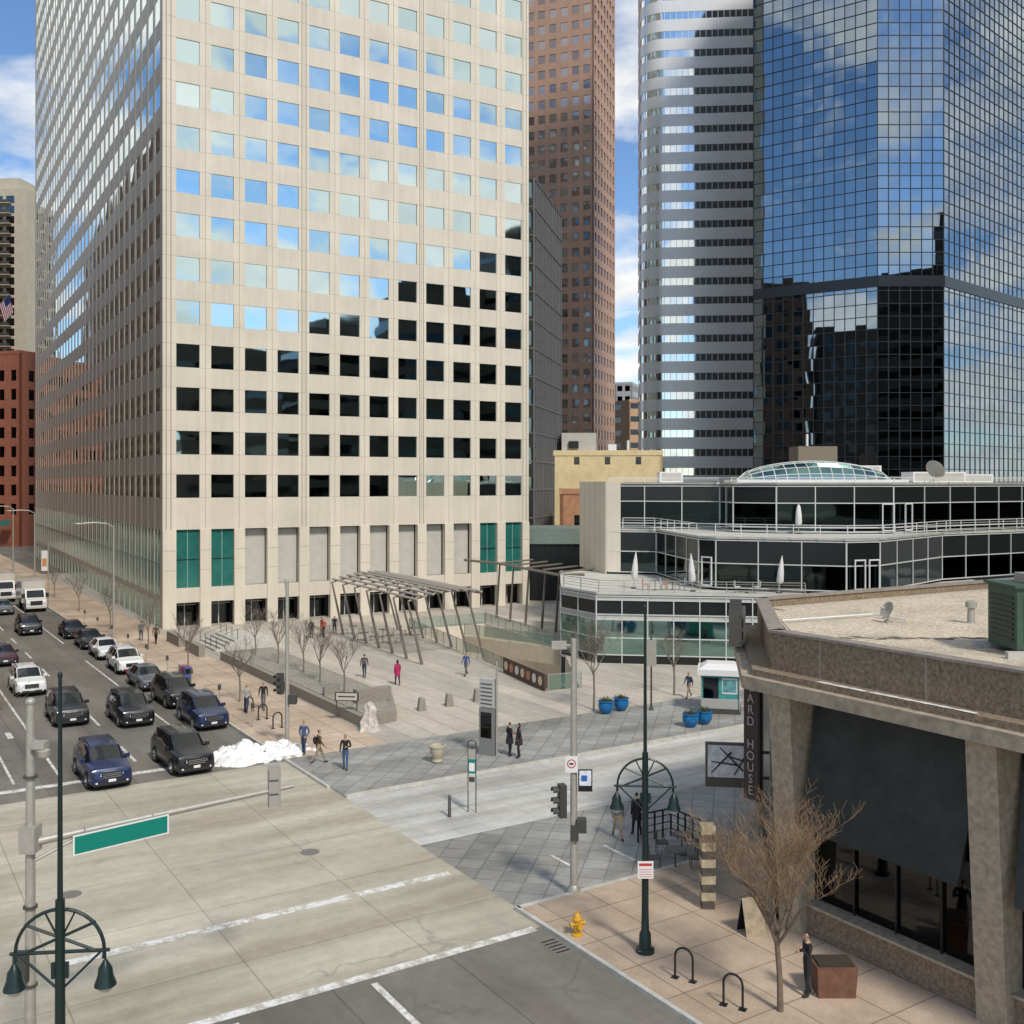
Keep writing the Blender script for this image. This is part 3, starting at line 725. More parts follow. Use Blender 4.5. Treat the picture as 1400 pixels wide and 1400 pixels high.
for (x, y) in ((-5.5, 62.4), (-3.9, 63.6), (-2.2, 65.0), (-1.3, 67.3)):
    b = MB("stone_bollard"); b.T = Matrix.Translation((x, y, .12)) @ Matrix.Rotation(.4, 4, 'Z')
    b.taper(0, 0, 0, .75, .5, .42, .34, .3, M_GRAN); b.taper(0, 0, .75, .82, .34, .3, .2, .18, M_GRAN); b.T = UP; b.obj()
def snow(x, y, rx, ry, h, seed):
    rnd = random.Random(seed); b = MB("snow_pile"); b.smooth = True; n = 26
    vs = []; fs = []
    for j in range(n + 1):
        for i in range(n + 1):
            u = i / n * 2 - 1; v = j / n * 2 - 1; rr = math.sqrt(u * u + v * v)
            a = math.atan2(v, u); lim = .82 + .12 * math.sin(3 * a + seed) + .06 * math.sin(7 * a)
            k = max(0, 1 - rr / lim)
            z = h * (k ** .55) * (.75 + .25 * math.sin(u * 6 + seed) * math.cos(v * 5)) + (rnd.uniform(-.12, .16) * h if k > 0.05 else 0)
            vs.append((u * rx, v * ry, z if k > 0 else -.05))
    for j in range(n):
        for i in range(n): q = j * (n + 1) + i; fs.append((q, q + 1, q + n + 2, q + n + 1))
    b.add(vs, fs, M_SNOW)
    for _ in range(40):
        a = rnd.uniform(0, 6.28); r = rnd.uniform(.3, 1.15); s_ = rnd.uniform(.04, .2)
        b.ball((math.cos(a) * r * rx, math.sin(a) * r * ry, s_ * .5 + h * .4 * max(0, .8 - r)), s_ * 1.2, s_, s_ * .8, M_SNOW, 6, 4)
    b.obj(None, (x, y, .005), .3)
snow(-13.6, 51.8, 2.1, 1.5, 1.0, 1); snow(-12.0, 52.9, 1.6, 1.3, .8, 4)

# ------------------------------------------------------------------ corner restaurant building (right foreground)
cb = empty("corner_building"); c1 = MB("walls"); c2 = MB("windows_and_awnings"); c3 = MB("roof")
M_AGG = mat("brown_aggregate", (.245, .185, .125), .85, 0, 9, .5, .5, 25)
M_AGL = mat("tan_column_concrete", (.40, .33, .235), .85, 0, 5, .3)
M_EAVE = mat("eave_concrete", (.36, .30, .22), .85, 0, 3, .3)
def gravel():
    N = NB("roof_gravel"); v = N.coords()
    f = N.noise(v, 9, 5, .85); c = N.mix(N.ramp(f, .35, .62), (.28, .225, .15), (.80, .70, .54))
    big = N.ramp(N.noise(v, .35, 4), .35, .6, .80, 1.06); c = N.mix(1.0, c, big, 'MULTIPLY')
    N.nt.links.new(c, N.b.inputs["Base Color"]); N.b.inputs["Roughness"].default_value = .95
    return N.m
M_GRAV = gravel()
Nn = Vector((8.15, 32.2)); Ff = Vector((9.9, 41.3)); dA = Vector((.54, -.84)); dM = Vector((.862, .507))
E1 = Nn + dA * 46; E2 = Ff + dM * 45
M_DWALL = mat("dark_bronze_panel", (.022, .022, .02), .35, .2)
M_AWN = mat("dark_awning", (.032, .036, .031), .6, 0, 1.2, .4)
def offp(p, d, k): return (p[0] + d[0] * k, p[1] + d[1] * k)
nA = Vector((-.84, -.54)); nM = Vector((-.507, .862)); nC = Vector((-.98, .19))
c1.prism([tuple(Nn - nA * 1.0), tuple(E1 - nA * 1.0), (60, 10), tuple(E2 - nM * 1.0), tuple(Ff - nM * 1.0 - nC * .3)], 0.12, 8.1, M_DWALL)
def band(pts, z0, z1, t, m):
    for p, q in zip(pts[:-1], pts[1:]):
        c1.T, L = frame(p, q); c1.box(0, L, 0, t, z0, z1, m)
    c1.T = UP
ring = [tuple(E2), tuple(Ff), tuple(Nn), tuple(E1)]
band(ring, 8.15, 9.3, .35, M_AGG)
def outr(k): return [offp(E2, nM, k), (Ff.x + (nM.x * k - .55 * k), Ff.y + nM.y * k), (Nn.x - k * 1.1, Nn.y - k * .05), offp(E1, nA, k)]
capr = [offp(E2, nM, .06), (Ff.x - .09, Ff.y + .05), (Nn.x - .09, Nn.y - .01), offp(E1, nA, .06)]
band(capr, 9.3, 9.38, .5, mat("parapet_cap", (.28, .24, .20), .6, 0, 4, .3))
ev = outr(.85)
c1.prism([ev[0], ev[1], ev[2], ev[3], tuple(E1 - nA * .6), tuple(Nn - nA * .6), tuple(Ff - nM * .6), tuple(E2 - nM * .6)], 7.55, 7.95, M_EAVE)
ev2 = outr(.55)
c1.prism([ev2[0], ev2[1], ev2[2], ev2[3], tuple(E1 - nA * .5), tuple(Nn - nA * .5), tuple(Ff - nM * .5), tuple(E2 - nM * .5)], 7.95, 8.15, M_AGG)
c1.T, L = frame(tuple(Nn), tuple(E1))
for i in range(12): c1.box(1.9 + i * 3.6, 1.95 + i * 3.6, -.006, 0, 8.15, 9.3, M_JOINT)
rnd = random.Random(8)
for i in range(9):
    x = 2.6 + i * .55 + rnd.uniform(-.1, .1); n = 8
    c1.add([(x + (.3 + .15 * rnd.random()) * math.cos(k * 2 * math.pi / n), -.42 + (.07 + .05 * rnd.random()) * math.sin(k * 2 * math.pi / n), 8.155 + .003 * i) for k in range(n)], [tuple(range(n))], M_SNOW)
for i in range(7):
    x = .2 + 6.7 * i
    vs = [(x, .15, .12), (x + .85, .15, .12), (x + .85, 1.3, .12), (x, 1.3, .12), (x, -.35, 7.55), (x + .85, -.35, 7.55), (x + .85, 1.3, 7.55), (x, 1.3, 7.55)]
    c1.add(vs, [(3, 2, 1, 0), (4, 5, 6, 7), (0, 1, 5, 4), (1, 2, 6, 5), (2, 3, 7, 6), (3, 0, 4, 7)], M_AGL)
    x0, x1 = x + .85, x + 6.7
    c2.T = c1.T
    c2.add([(x0 + .1, .75, 7.5), (x1 - .1, .75, 7.5), (x1 - .35, -.15, 3.5), (x0 + .35, -.15, 3.5), (x0 + .1, .8, 7.5), (x1 - .1, .8, 7.5), (x1 - .35, .0, 3.45), (x0 + .35, .0, 3.45)],
           [(3, 2, 1, 0), (4, 5, 6, 7), (2, 3, 7, 6), (1, 2, 6, 5), (0, 3, 7, 4)], M_AWN)
    c1.box(x0, x1, .45, .98, .12, 1.0, M_AGG); c1.box(x0, x1, .35, .98, 1.0, 1.08, M_AGL)
    for q in range(4):
        xa = x0 + (x1 - x0) * q / 4; xb = x0 + (x1 - x0) * (q + 1) / 4
        pane(c2, xa + .05, xb - .05, 1.1, 7.4, .9, G_DK, .004); c2.box(xa - .03, xa + .03, .8, .86, 1.1, 7.4, M_BLACK)
c1.T = UP; c2.T = UP
c1.T, L = frame(tuple(Ff), tuple(Nn)); c1.box(.3, L - .5, .15, .4, .12, 7.55, M_DWALL)
c1.box(.2, 1.0, .0, .5, .12, 7.55, M_AGL); c1.box(L - 2.6, L - 2.5, .1, .15, .12, 7.5, M_STEEL)
c1.T = UP
c3.prism([tuple(Nn - nA * .3), tuple(E1 - nA * .3), (60, 10), tuple(E2 - nM * .3), tuple(Ff - nM * .3 - nC * .2)], 8.2, 8.95, M_GRAV)
c3.tube([(9.2, 33.2, 9.05), (9.7, 36.8, 9.05), (13.6, 38.6, 9.05), (14.2, 36.8, 9.05)], .035, 6, M_WHITE)
c3.T, L = frame(tuple(Nn), tuple(E1)); c3.box(.2, L, .36, 1.1, 8.95, 9.0, mat("roof_membrane", (.52, .46, .36), .9, 0, 4, .25)); c3.T = UP
c3.T, L = frame(tuple(Ff), tuple(E2)); c3.box(.2, L, -1.3, -.36, 8.95, 9.0, mat("roof_membrane", (.52, .46, .36), .9)); c3.T = UP
wt = mat("wet_stain", (.15, .125, .095), .6, 0, 3, .3)
rnd = random.Random(3)
for i in range(26):
    t = i / 25; x = 10.2 + t * 5.6 + rnd.uniform(-.2, .2); y = 33.4 - t * .4 + rnd.uniform(-.3, .3)
    n = 9; pts = [(x + (.10 + .2 * rnd.random()) * math.cos(k * 2 * math.pi / n), y + (.05 + .12 * rnd.random()) * math.sin(k * 2 * math.pi / n), 8.954 + i * .0006) for k in range(n)]
    c3.add(pts, [tuple(range(n))], wt)
for b in (c1, c2, c3): b.obj(cb)
hv = MB("rooftop_air_unit"); M_HV = mat("hvac_green", (.04, .085, .055), .6, 0, 3, .2)
hv.box(14.6, 16.9, 29.6, 31.4, 9.15, 10.95, M_HV); hv.box(14.5, 17.0, 29.5, 31.5, 10.95, 11.02, M_HV)
for i in range(9): hv.box(14.8, 16.7, 29.56, 29.6, 9.4 + i * .15, 9.45 + i * .15, M_BLACK)
for i in range(9): hv.box(14.56, 14.6, 29.8, 31.2, 9.4 + i * .15, 9.45 + i * .15, M_BLACK)
hv.box(14.2, 17.2, 29.3, 29.5, 8.95, 9.15, M_GREYP); hv.box(14.2, 17.2, 31.4, 31.6, 8.95, 9.15, M_GREYP); hv.box(15.2, 16.2, 30, 31, 11.02, 11.3, M_STEEL)
hv.obj()
vt = MB("roof_vent"); vt.smooth = True
vt.lathe(16.5, 36.8, [(.2, 8.95), (.14, 9.0), (.12, 9.5), (.2, 9.52), (.2, 9.72), (.1, 9.78)], 12, M_STEEL); vt.obj()
vt = MB("roof_vent"); vt.lathe(19.5, 40, [(.3, 8.95), (.25, 9.3), (.35, 9.32), (.3, 9.45), (.05, 9.5)], 12, M_STEEL); vt.obj()
dish(13.6, 37.0, 8.95, .34, "satellite_dish", 3.4)
ls = MB("roof_edge_sign"); ls.T = Matrix.Translation((9.0, 37.6, 0)) @ Matrix.Rotation(1.35, 4, 'Z')
for z in (8.3, 8.75, 9.2): ls.box(-1.6, 1.8, .5, .62, z, z + .08, M_DSTEEL)
for x in (-1.6, -.5, .6, 1.7): ls.box(x, x + .08, .55, 1.0, 8.2, 9.5, M_DSTEEL)
ls.box(-1.3, 1.4, .42, .5, 8.3, 9.3, mat("sign_box", (.12, .10, .08), .6)); ls.box(-.2, .5, .7, 1.0, 8.0, 8.9, M_CHROME)
ls.T = UP; ls.obj()
bsn = empty("vertical_sign", (0, 0, 0)); SR = math.radians(-52)
v_ = MB("panel"); v_.T = Matrix.Translation((8.1, 34.4, 0)) @ Matrix.Rotation(SR, 4, 'Z')
v_.box(-.30, .30, -.11, .11, 3.4, 7.4, mat("sign_maroon", (.05, .03, .028), .5)); v_.box(-.33, .33, -.08, .08, 3.35, 7.45, M_DSTEEL)
v_.T = UP; v_.obj(bsn)
def text_mesh(txt, size, loc, rot, m, parent, name="lettering"):
    cu = bpy.data.curves.new(name, 'FONT'); cu.body = txt; cu.size = size; cu.extrude = .012; cu.align_x = 'CENTER'; cu.align_y = 'CENTER'
    to = bpy.data.objects.new("tmp", cu); COL.objects.link(to)
    me = bpy.data.meshes.new_from_object(to.evaluated_get(bpy.context.evaluated_depsgraph_get())); bpy.data.objects.remove(to)
    me.materials.clear(); me.materials.append(m)
    o_ = bpy.data.objects.new(name, me); COL.objects.link(o_); o_.location = loc; o_.rotation_euler = rot; o_.parent = parent
    return o_
nx_, ny_ = math.sin(SR), -math.cos(SR)
for i, ch in enumerate("CARD HOUSE"):
    if ch != " ":
        text_mesh(ch, .42, (8.1 + nx_ * .13, 34.4 + ny_ * .13, 7.15 - i * .385), (math.radians(90), 0, SR), mat("sign_letter", (.42, .38, .34), .5), bsn)
hs = MB("hanging_sign"); hs.T = Matrix.Translation((7.85, 36.2, 3.55)) @ Matrix.Rotation(math.radians(-8), 4, 'Z')
hs.box(-1.0, .65, -.1, .1, -.3, 1.25, M_DSTEEL); hs.box(-.92, .58, -.11, -.1, .05, 1.18, mat("sign_grey", (.66, .67, .66), .5, 0, 4, .3))
for p in (((-.8, .2), (-.1, .95)), ((-.5, 1.1), (.3, .3)), ((0, .15), (.5, 1.05)), ((-.8, .6), (.1, .5)), ((-.2, .8), (.5, .6))): hs.cyl((p[0][0], -.13, p[0][1]), (p[1][0], -.13, p[1][1]), .02, .035, 5, M_BLACK)
hs.box(.65, 1.5, -.04, .04, .9, 1.0, M_DSTEEL); hs.box(.65, 1.5, -.04, .04, 0, .1, M_DSTEEL)
hs.T = UP; hs.obj()
spl = MB("striped_pillar")
for i in range(10):
    spl.box(6.2 - .03 * (i % 2), 6.6 + .03 * (i % 2), 33.3, 33.75, .12 + i * .27, .12 + (i + 1) * .27 - .003, mat("pillar_light", (.42, .35, .23), .8, 0, 5, .3) if i % 2 else mat("pillar_dark", (.09, .075, .06), .7, 0, 6, .4))
spl.obj()
railing("patio_fence", [(4.9, 39.8), (6.3, 40.6), (7.2, 39.2), (6.9, 36.6), (6.7, 34.2)], .02, 1.1, .35, False, M_BLACK)
for (x, y) in ((6.4, 38.6), (5.9, 37.0)): cafe(x, y, .02, ("dark", (.05, .045, .04)))
sgb = MB("sandwich_board"); sgb.T = Matrix.Translation((7.4, 31.6, .12)) @ Matrix.Rotation(.3, 4, 'Z')
sgb.add([(-.35, -.3, 0), (.35, -.3, 0), (.35, 0, 1.1), (-.35, 0, 1.1)], [(0, 1, 2, 3)], mat("board_tan", (.36, .29, .20), .7, 0, 5, .3)); sgb.add([(-.35, .3, 0), (.35, .3, 0), (.35, 0.02, 1.1), (-.35, 0.02, 1.1)], [(3, 2, 1, 0)], M_BLACK)
sgb.T = UP; sgb.obj()
px = MB("planter_box"); px.taper(8.75, 27.9, .12, .95, 1.0, .7, 1.1, .8, mat("planter_wood", (.16, .075, .045), .7, 0, 4, .3)); px.taper(8.75, 27.9, .95, 1.0, .95, .65, .95, .65, mat("soil", (.05, .035, .025), .95)); px.obj()

# ------------------------------------------------------------------ street furniture
def bell_lamp(d, x, y, z, m):
    d.cyl((x, y, z + .25), (x, y, z + .42), .02, .02, 6, m)
    d.lathe(x, y, [(.21, z - .22), (.20, z - .18), (.15, z - .05), (.13, z + .10), (.07, z + .2), (.03, z + .27)], 14, m)
    d.lathe(x, y, [(.03, z - .36), (.11, z - .32), (.16, z - .25), (.17, z - .215)], 12, mat("lamp_globe", (.45, .48, .45), .2))
def orn_lamp(x, y, rot, h=10.2):
    e = MB("street_lamp"); e.smooth = True; m = M_GREENB
    e.lathe(0, 0, [(.28, 0), (.28, .1), (.19, .14), (.17, .55), (.12, .65), (.105, 1.2)], 14, m)
    e.cyl((0, 0, 1.1), (0, 0, 5.9), .105, .09, 12, m); e.cyl((0, 0, 5.9), (0, 0, h), .055, .035, 8, m); e.ball((0, 0, h), .05, .05, .07, m)
    R = .82; zc = 4.9
    arc = [(R * math.cos(a), 0, zc + R * math.sin(a)) for a in [math.pi * (-.06 + 1.12 * k / 18) for k in range(19)]]
    e.tube(arc, .035, 6, m)
    e.cyl((-R * 1.12, 0, zc), (R * 1.12, 0, zc), .035, .035, 6, m)
    e.cyl((-R * .8, 0, zc + .55), (R * .8, 0, zc + .0), .03, .03, 6, m); e.cyl((R * .8, 0, zc + .55), (-R * .8, 0, zc + .0), .03, .03, 6, m)
    e.cyl((-R * .35, 0, zc + .78), (0, 0, zc + .2), .02, .02, 6, m); e.cyl((R * .35, 0, zc + .78), (0, 0, zc + .2), .02, .02, 6, m)
    e.cyl((-R * .95, 0, zc), (0, 0, zc - .75), .025, .025, 6, m); e.cyl((R * .95, 0, zc), (0, 0, zc - .75), .025, .025, 6, m)
    for sx in (-1, 1): bell_lamp(e, sx * R * 1.02, 0, zc - .45, m)
    e.box(-.16, .16, -.03, .03, zc - .5, zc - .2, m)
    return e.obj(None, (x, y, .12), rot)
orn_lamp(3.94, 30.3, math.radians(-4)); orn_lamp(-8.65, 19.6, math.radians(6))
pk = MB("parking_sign"); pk.T = Matrix.Translation((3.94, 30.3, 0)); M_SW = mat("sign_white", (.75, .74, .72), .5)
M_SR = mat("sign_red", (.5, .04, .03), .5)
pk.box(-.24, .22, -.17, -.13, 2.35, 2.85, M_SW); pk.box(-.2, .18, -.174, -.17, 2.72, 2.8, M_SR)
for i in range(4): pk.box(-.2, .18, -.174, -.17, 2.4 + i * .07, 2.415 + i * .07, M_SR)
pk.T = UP; pk.obj()
M_SIGG = mat("street_sign_green", (.0, .20, .15), .45)
M_SIGY = mat("signal_housing", (.05, .052, .045), .6)
def sig_head(d, x, y, z, T, m=None):
    m = m or M_SIGY
    d.T = T
    d.box(x - .17, x + .17, y - .12, y + .12, z - .55, z + .55, m)
    for k, c in enumerate(((.35, .02, .01), (.3, .18, .01), (.01, .25, .12))):
        zz = z + .36 - k * .36
        d.cyl((x, y - .12, zz), (x, y - .15, zz), .12, .12, 12, mat("signal_lens%d" % k, c, .2))
        n = 8
        for i in range(n):
            a0 = math.pi * (-.1 + 1.2 * i / n); a1 = math.pi * (-.1 + 1.2 * (i + 1) / n)
            d.quad((x + .14 * math.cos(a0), y - .12, zz + .14 * math.sin(a0)), (x + .14 * math.cos(a1), y - .12, zz + .14 * math.sin(a1)),
                   (x + .14 * math.cos(a1), y - .36, zz + .14 * math.sin(a1)), (x + .14 * math.cos(a0), y - .36, zz + .14 * math.sin(a0)), m)
    d.T = UP
ma = MB("traffic_signal_mast"); ma.smooth = True
px_, py_ = -11.1, 23.6
ma.lathe(px_, py_, [(.3, .12), (.3, .2), (.17, .3)], 14, M_STEEL); ma.cyl((px_, py_, .2), (px_, py_, 8.9), .13, .09, 12, M_STEEL)
ma.ball((px_, py_, 8.95), .12, .12, .1, M_STEEL)
ax, ay = px_ + 5.3, py_ + 3.6
ma.cyl((px_, py_, 5.7), (ax, ay, 5.95), .10, .055, 10, M_STEEL)
ma.cyl((px_, py_, 5.25), (px_ + 1.2, py_ + .82, 5.78), .045, .045, 8, M_STEEL)
ma.box(px_ - .18, px_ + .18, py_ - .2, py_ + .2, 5.5, 6.1, M_STEEL)
Tm = Matrix.Translation((ax - .45, ay - .3, 0)) @ Matrix.Rotation(math.radians(180 + 14), 4, 'Z')
sig_head(ma, 0, -.05, 6.05, Tm, M_STEEL); ma.T = Tm
for zz in (5.65, 6.01, 6.37): ma.box(-.13, .13, .12, .16, zz - .13, zz + .17, mat("housing_panel", (.34, .32, .28), .6))
ma.T = UP
ma.box(px_ + .1, px_ + .4, py_ - .2, py_ + .1, 7.9, 8.05, M_STEEL); ma.lathe(px_ + .35, py_ - .1, [(.05, 7.66), (.13, 7.72), (.15, 7.86), (.08, 7.9)], 10, M_STEEL)
ma.box(px_ - .25, px_ + .05, py_ - .35, py_ - .15, 2.6, 3.3, M_SIGY)
for zz in (2.4, 4.2, 7.2): ma.cyl((px_, py_, zz), (px_, py_, zz + .06), .16, .16, 12, M_DSTEEL)
ma.obj()
sg = MB("street_name_sign"); sg.T, L = frame((px_ + .85, py_ + .30), (px_ + 2.95, py_ + 1.78), 0)
sg.add([(0, 0, 5.28), (L - .35, 0, 5.38), (L - .35, 0, 5.86), (0, 0, 5.76)], [(0, 1, 2, 3)], M_SW)
sg.add([(.04, -.01, 5.32), (L - .39, -.01, 5.42), (L - .39, -.01, 5.82), (.04, -.01, 5.72)], [(0, 1, 2, 3)], M_SIGG)
sg.add([(0, .02, 5.28), (L - .35, .02, 5.38), (L - .35, .02, 5.86), (0, .02, 5.76)], [(3, 2, 1, 0)], M_SIGG)
for x in (.3, L - .7): sg.cyl((x, .02, 5.66), (x, .15, 5.9), .02, .02, 5, M_STEEL)
sg.T = UP; sg.obj()
sp = MB("traffic_signal_pole"); sp.smooth = True
sp.T = Matrix.Translation((2.1, 34.8, 0)); sp.lathe(0, 0, [(.24, .1), (.24, .2), (.13, .35)], 12, M_STEEL); sp.cyl((0, 0, .2), (0, 0, 8.7), .13, .10, 12, M_STEEL)
sp.cyl((0, 0, 8.45), (-.5, .1, 8.5), .04, .04, 6, M_STEEL); sp.box(-.75, -.25, -.1, .2, 8.35, 8.6, M_STEEL)
sp.box(-.3, .12, -.19, -.15, 4.2, 4.75, M_SW); sp.cyl((-.09, -.19, 4.5), (-.09, -.196, 4.5), .15, .15, 16, M_SR); sp.cyl((-.09, -.196, 4.5), (-.09, -.2, 4.5), .115, .115, 16, M_SW); sp.box(-.16, -.02, -.204, -.2, 4.47, 4.53, M_BLACK)
sp.box(.14, .62, -.16, -.13, 3.55, 4.3, M_BLACK); sp.box(.18, .58, -.165, -.16, 3.75, 4.26, mat("sign_bluewhite", (.65, .7, .75), .5, 0, 6, .3)); sp.box(.24, .44, -.17, -.165, 3.9, 4.1, mat("blue_sign", (.03, .12, .4), .5))
sp.box(.08, .42, -.2, .15, 2.15, 2.6, M_SIGY); sp.box(-.12, .15, -.25, -.1, 1.9, 2.4, M_SIGY)
T0 = sp.T
sig_head(sp, 0, -.05, 3.2, Matrix.Translation((2.1 - .35, 34.8, 0)) @ Matrix.Rotation(math.radians(-75), 4, 'Z'))
sp.T = T0; sp.cyl((-.35, 0, 3.6), (0, 0, 3.6), .03, .03, 6, M_STEEL); sp.cyl((-.35, 0, 2.8), (0, 0, 2.8), .03, .03, 6, M_STEEL)
sp.T = UP; sp.obj()
sp = MB("traffic_signal_pole"); sp.smooth = True
sp.T = Matrix.Translation((-11.9, 54.2, 0)); sp.lathe(0, 0, [(.24, .1), (.24, .2), (.13, .35)], 12, M_STEEL); sp.cyl((0, 0, .2), (0, 0, 8.8), .12, .09, 12, M_STEEL)
sp.box(.1, .5, -.2, .2, 2.3, 2.8, M_SIGY)
sp.cyl((0, 0, 8.4), (-.1, 0, 8.9), .1, .06, 8, M_STEEL)
sig_head(sp, 0, -.05, 3.4, Matrix.Translation((-12.2, 54.1, 0)) @ Matrix.Rotation(math.radians(-40), 4, 'Z')); sp.T = UP; sp.obj()
def cobra(x, y, h, rot):
    d = MB("street_light"); d.smooth = True
    d.cyl((0, 0, 0), (0, 0, h), .13, .08, 10, M_STEEL)
    d.tube([(0, 0, h - .1), (-.6, 0, h + .25), (-1.6, 0, h + .35), (-2.6, 0, h + .3)], .05, 8, M_STEEL); d.ball((-2.9, 0, h + .26), .45, .16, .1, M_STEEL)
    d.obj(None, (x, y, .12), rot)
cobra(-35.6, 91.5, 10.0, math.radians(30)); cobra(-62, 133, 10.0, math.radians(30)); cobra(-76, 156, 10, math.radians(30))
bn = MB("banner_pole"); bn.box(-.35, .35, -.01, .01, 0, 2.3, M_SW); bn.box(-.25, .25, -.016, -.01, .5, 1.4, mat("banner_orange", (.6, .25, .08), .7)); bn.cyl((-.4, 0, 2.3), (.4, 0, 2.3), .02, .02, 6, M_STEEL); bn.cyl((.42, 0, -4), (.42, 0, 3), .06, .05, 8, M_STEEL); bn.obj(None, (-52.5, 115, 4.1))
ip = MB("information_pylon"); ip.T = Matrix.Translation((-1.25, 52.2, .12)) @ Matrix.Rotation(math.radians(-30), 4, 'Z')
ip.box(-.42, .42, -.14, .14, 0, 2.4, mat("pylon_grey", (.22, .22, .215), .4)); ip.box(-.32, .32, -.15, -.14, .9, 2.2, G_DK)
ip.box(-.42, .42, -.12, .12, 2.45, 3.9, mat("pylon_light", (.46, .46, .43), .5))
for i in range(6): ip.box(-.34, .34, -.13, -.12, 2.6 + i * .2, 2.66 + i * .2, M_DSTEEL)
ip.cyl((.55, 0, 0), (.55, 0, 4.8), .05, .05, 8, M_STEEL); ip.T = UP; ip.obj()
def stop_sign(x, y, z=.0):
    d = MB("transit_stop_sign"); d.T = Matrix.Translation((x, y, z)) @ Matrix.Rotation(math.radians(-10), 4, 'Z')
    for xx in (-.17, .17): d.cyl((xx, 0, 0), (xx, 0, 2.9), .025, .025, 6, M_DSTEEL)
    d.box(-.15, .15, -.02, .02, .9, 1.55, M_GREYP); d.box(-.12, .12, -.03, -.02, 1.3, 1.5, M_SIGY)
    d.box(-.16, .16, -.02, .02, 1.65, 2.25, M_SIGG); d.box(-.12, .12, -.03, -.02, 1.75, 2.1, M_SW); d.box(-.16, .16, -.02, .02, 2.3, 2.7, M_STEEL)
    d.tube([(.19 * math.cos(a), 0, 2.88 + .19 * math.sin(a)) for a in [math.pi * 2 * k / 14 for k in range(15)]], .03, 6, M_DSTEEL); d.T = UP; d.obj()
stop_sign(-1.7, 43.5)
bo = MB("bollard"); bo.smooth = True; bo.lathe(-2.62, 42.9, [(.09, 0), (.07, .05), (.06, .85), (.03, .92)], 10, M_DSTEEL); bo.obj()
ur = MB("litter_urn"); ur.smooth = True; ur.lathe(-3.7, 50.8, [(.2, .12), (.27, .2), (.22, .32), (.36, .62), (.38, .86), (.42, .9), (.42, .98), (.33, 1.0), (.3, .9)], 16, mat("urn_tan", (.46, .40, .30), .8, 0, 5, .15)); ur.obj()
M_BLUE = mat("blue_glaze", (.01, .14, .36), .25, 0, 4, .2); M_SOIL = mat("soil", (.05, .035, .025), .95); M_SHR = mat("shrub", (.07, .09, .03), .9)
rnd = random.Random(5)
for (x, y) in ((5.65, 61.6), (6.65, 62.4), (10.15, 58.2), (11.05, 58.9)):
    d = MB("blue_planter"); d.smooth = True
    d.lathe(0, 0, [(.22, 0), (.34, .12), (.46, .35), (.47, .55), (.42, .68), (.48, .72), (.48, .78), (.40, .78), (.38, .66)], 18, M_BLUE); d.lathe(0, 0, [(.39, .6), (.39, .68)], 14, M_SOIL)
    for k in range(60):
        a = rnd.uniform(0, 6.28); r = rnd.uniform(0, .3); x2, y2 = r * math.cos(a), r * math.sin(a)
        d.cyl((x2, y2, .66), (x2 * 1.4 + rnd.uniform(-.05, .05), y2 * 1.4, .84 + rnd.uniform(0, .2)), .025, .004, 4, M_SHR)
    d.obj(None, (x, y, .12))
hy = MB("fire_hydrant"); hy.smooth = True; MY = mat("hydrant_yellow", (.62, .33, .02), .4)
hy.lathe(0, 0, [(.17, 0), (.17, .05), (.11, .07), (.11, .45), (.15, .47), (.15, .52), (.12, .54), (.11, .6), (.06, .68), (.03, .69), (.03, .75)], 14, MY)
hy.cyl((-.22, 0, .36), (.22, 0, .36), .055, .055, 10, MY); hy.cyl((-.25, 0, .36), (-.2, 0, .36), .07, .07, 6, MY); hy.cyl((.2, 0, .36), (.25, 0, .36), .07, .07, 6, MY); hy.cyl((0, -.2, .33), (0, 0, .33), .075, .075, 10, MY); hy.cyl((0, -.24, .33), (0, -.2, .33), .09, .09, 6, MY)
hy.obj(None, (2.0, 31.4, .12), .4)
def rack(x, y, rot, r):
    d = MB("bike_rack"); pts = [(-.26, 0, 0), (-.26, 0, .62)] + [(-.26 * math.cos(a), 0, .62 + .26 * math.sin(a)) for a in [math.pi * k / 8 for k in range(9)]] + [(.26, 0, 0)]
    d.tube(pts, r, 8, M_BLACK); d.box(-.36, -.16, -.1, .1, 0, .015, M_BLACK); d.box(.16, .36, -.1, .1, 0, .015, M_BLACK); d.obj(None, (x, y, .12), rot)
rack(4.8, 28.6, math.radians(-30), .033); rack(5.85, 27.1, math.radians(-30), .033)
for (s_, r_) in ((20.2, 56), (20.2, 58.5), (20.2, 61)): rack(*W(s_, r_), GA, .04)
for k in range(9):
    x, y = W(19.1, 57 + k * 6.3); d = MB("parking_meter"); d.cyl((0, 0, 0), (0, 0, 1.05), .03, .03, 6, M_STEEL); d.box(-.09, .09, -.06, .06, 1.05, 1.3, M_DSTEEL); d.ball((0, 0, 1.32), .1, .07, .09, M_DSTEEL); d.obj(None, (x, y, .12), GA)
for (u_, c) in ((0, (.05, .1, .3)), (.6, (.4, .05, .04)), (1.2, (.3, .3, .3))):
    x, y = W(19.5, 72 + u_); d = MB("newspaper_box"); d.box(-.25, .25, -.2, .2, .35, 1.1, mat("news%.1f" % u_, c, .5)); d.box(-.2, .2, -.21, -.2, .65, 1.0, G_DK); d.box(-.2, .2, -.15, .15, 0, .35, M_DSTEEL); d.obj(None, (x, y, .12), GA)
ki = MB("vendor_kiosk"); ki.T = Matrix.Translation((12.7, 62.4, .12)) @ Matrix.Rotation(math.radians(-12), 4, 'Z')
M_TEALP = mat("kiosk_teal", (.05, .32, .30), .5, 0, 5, .3)
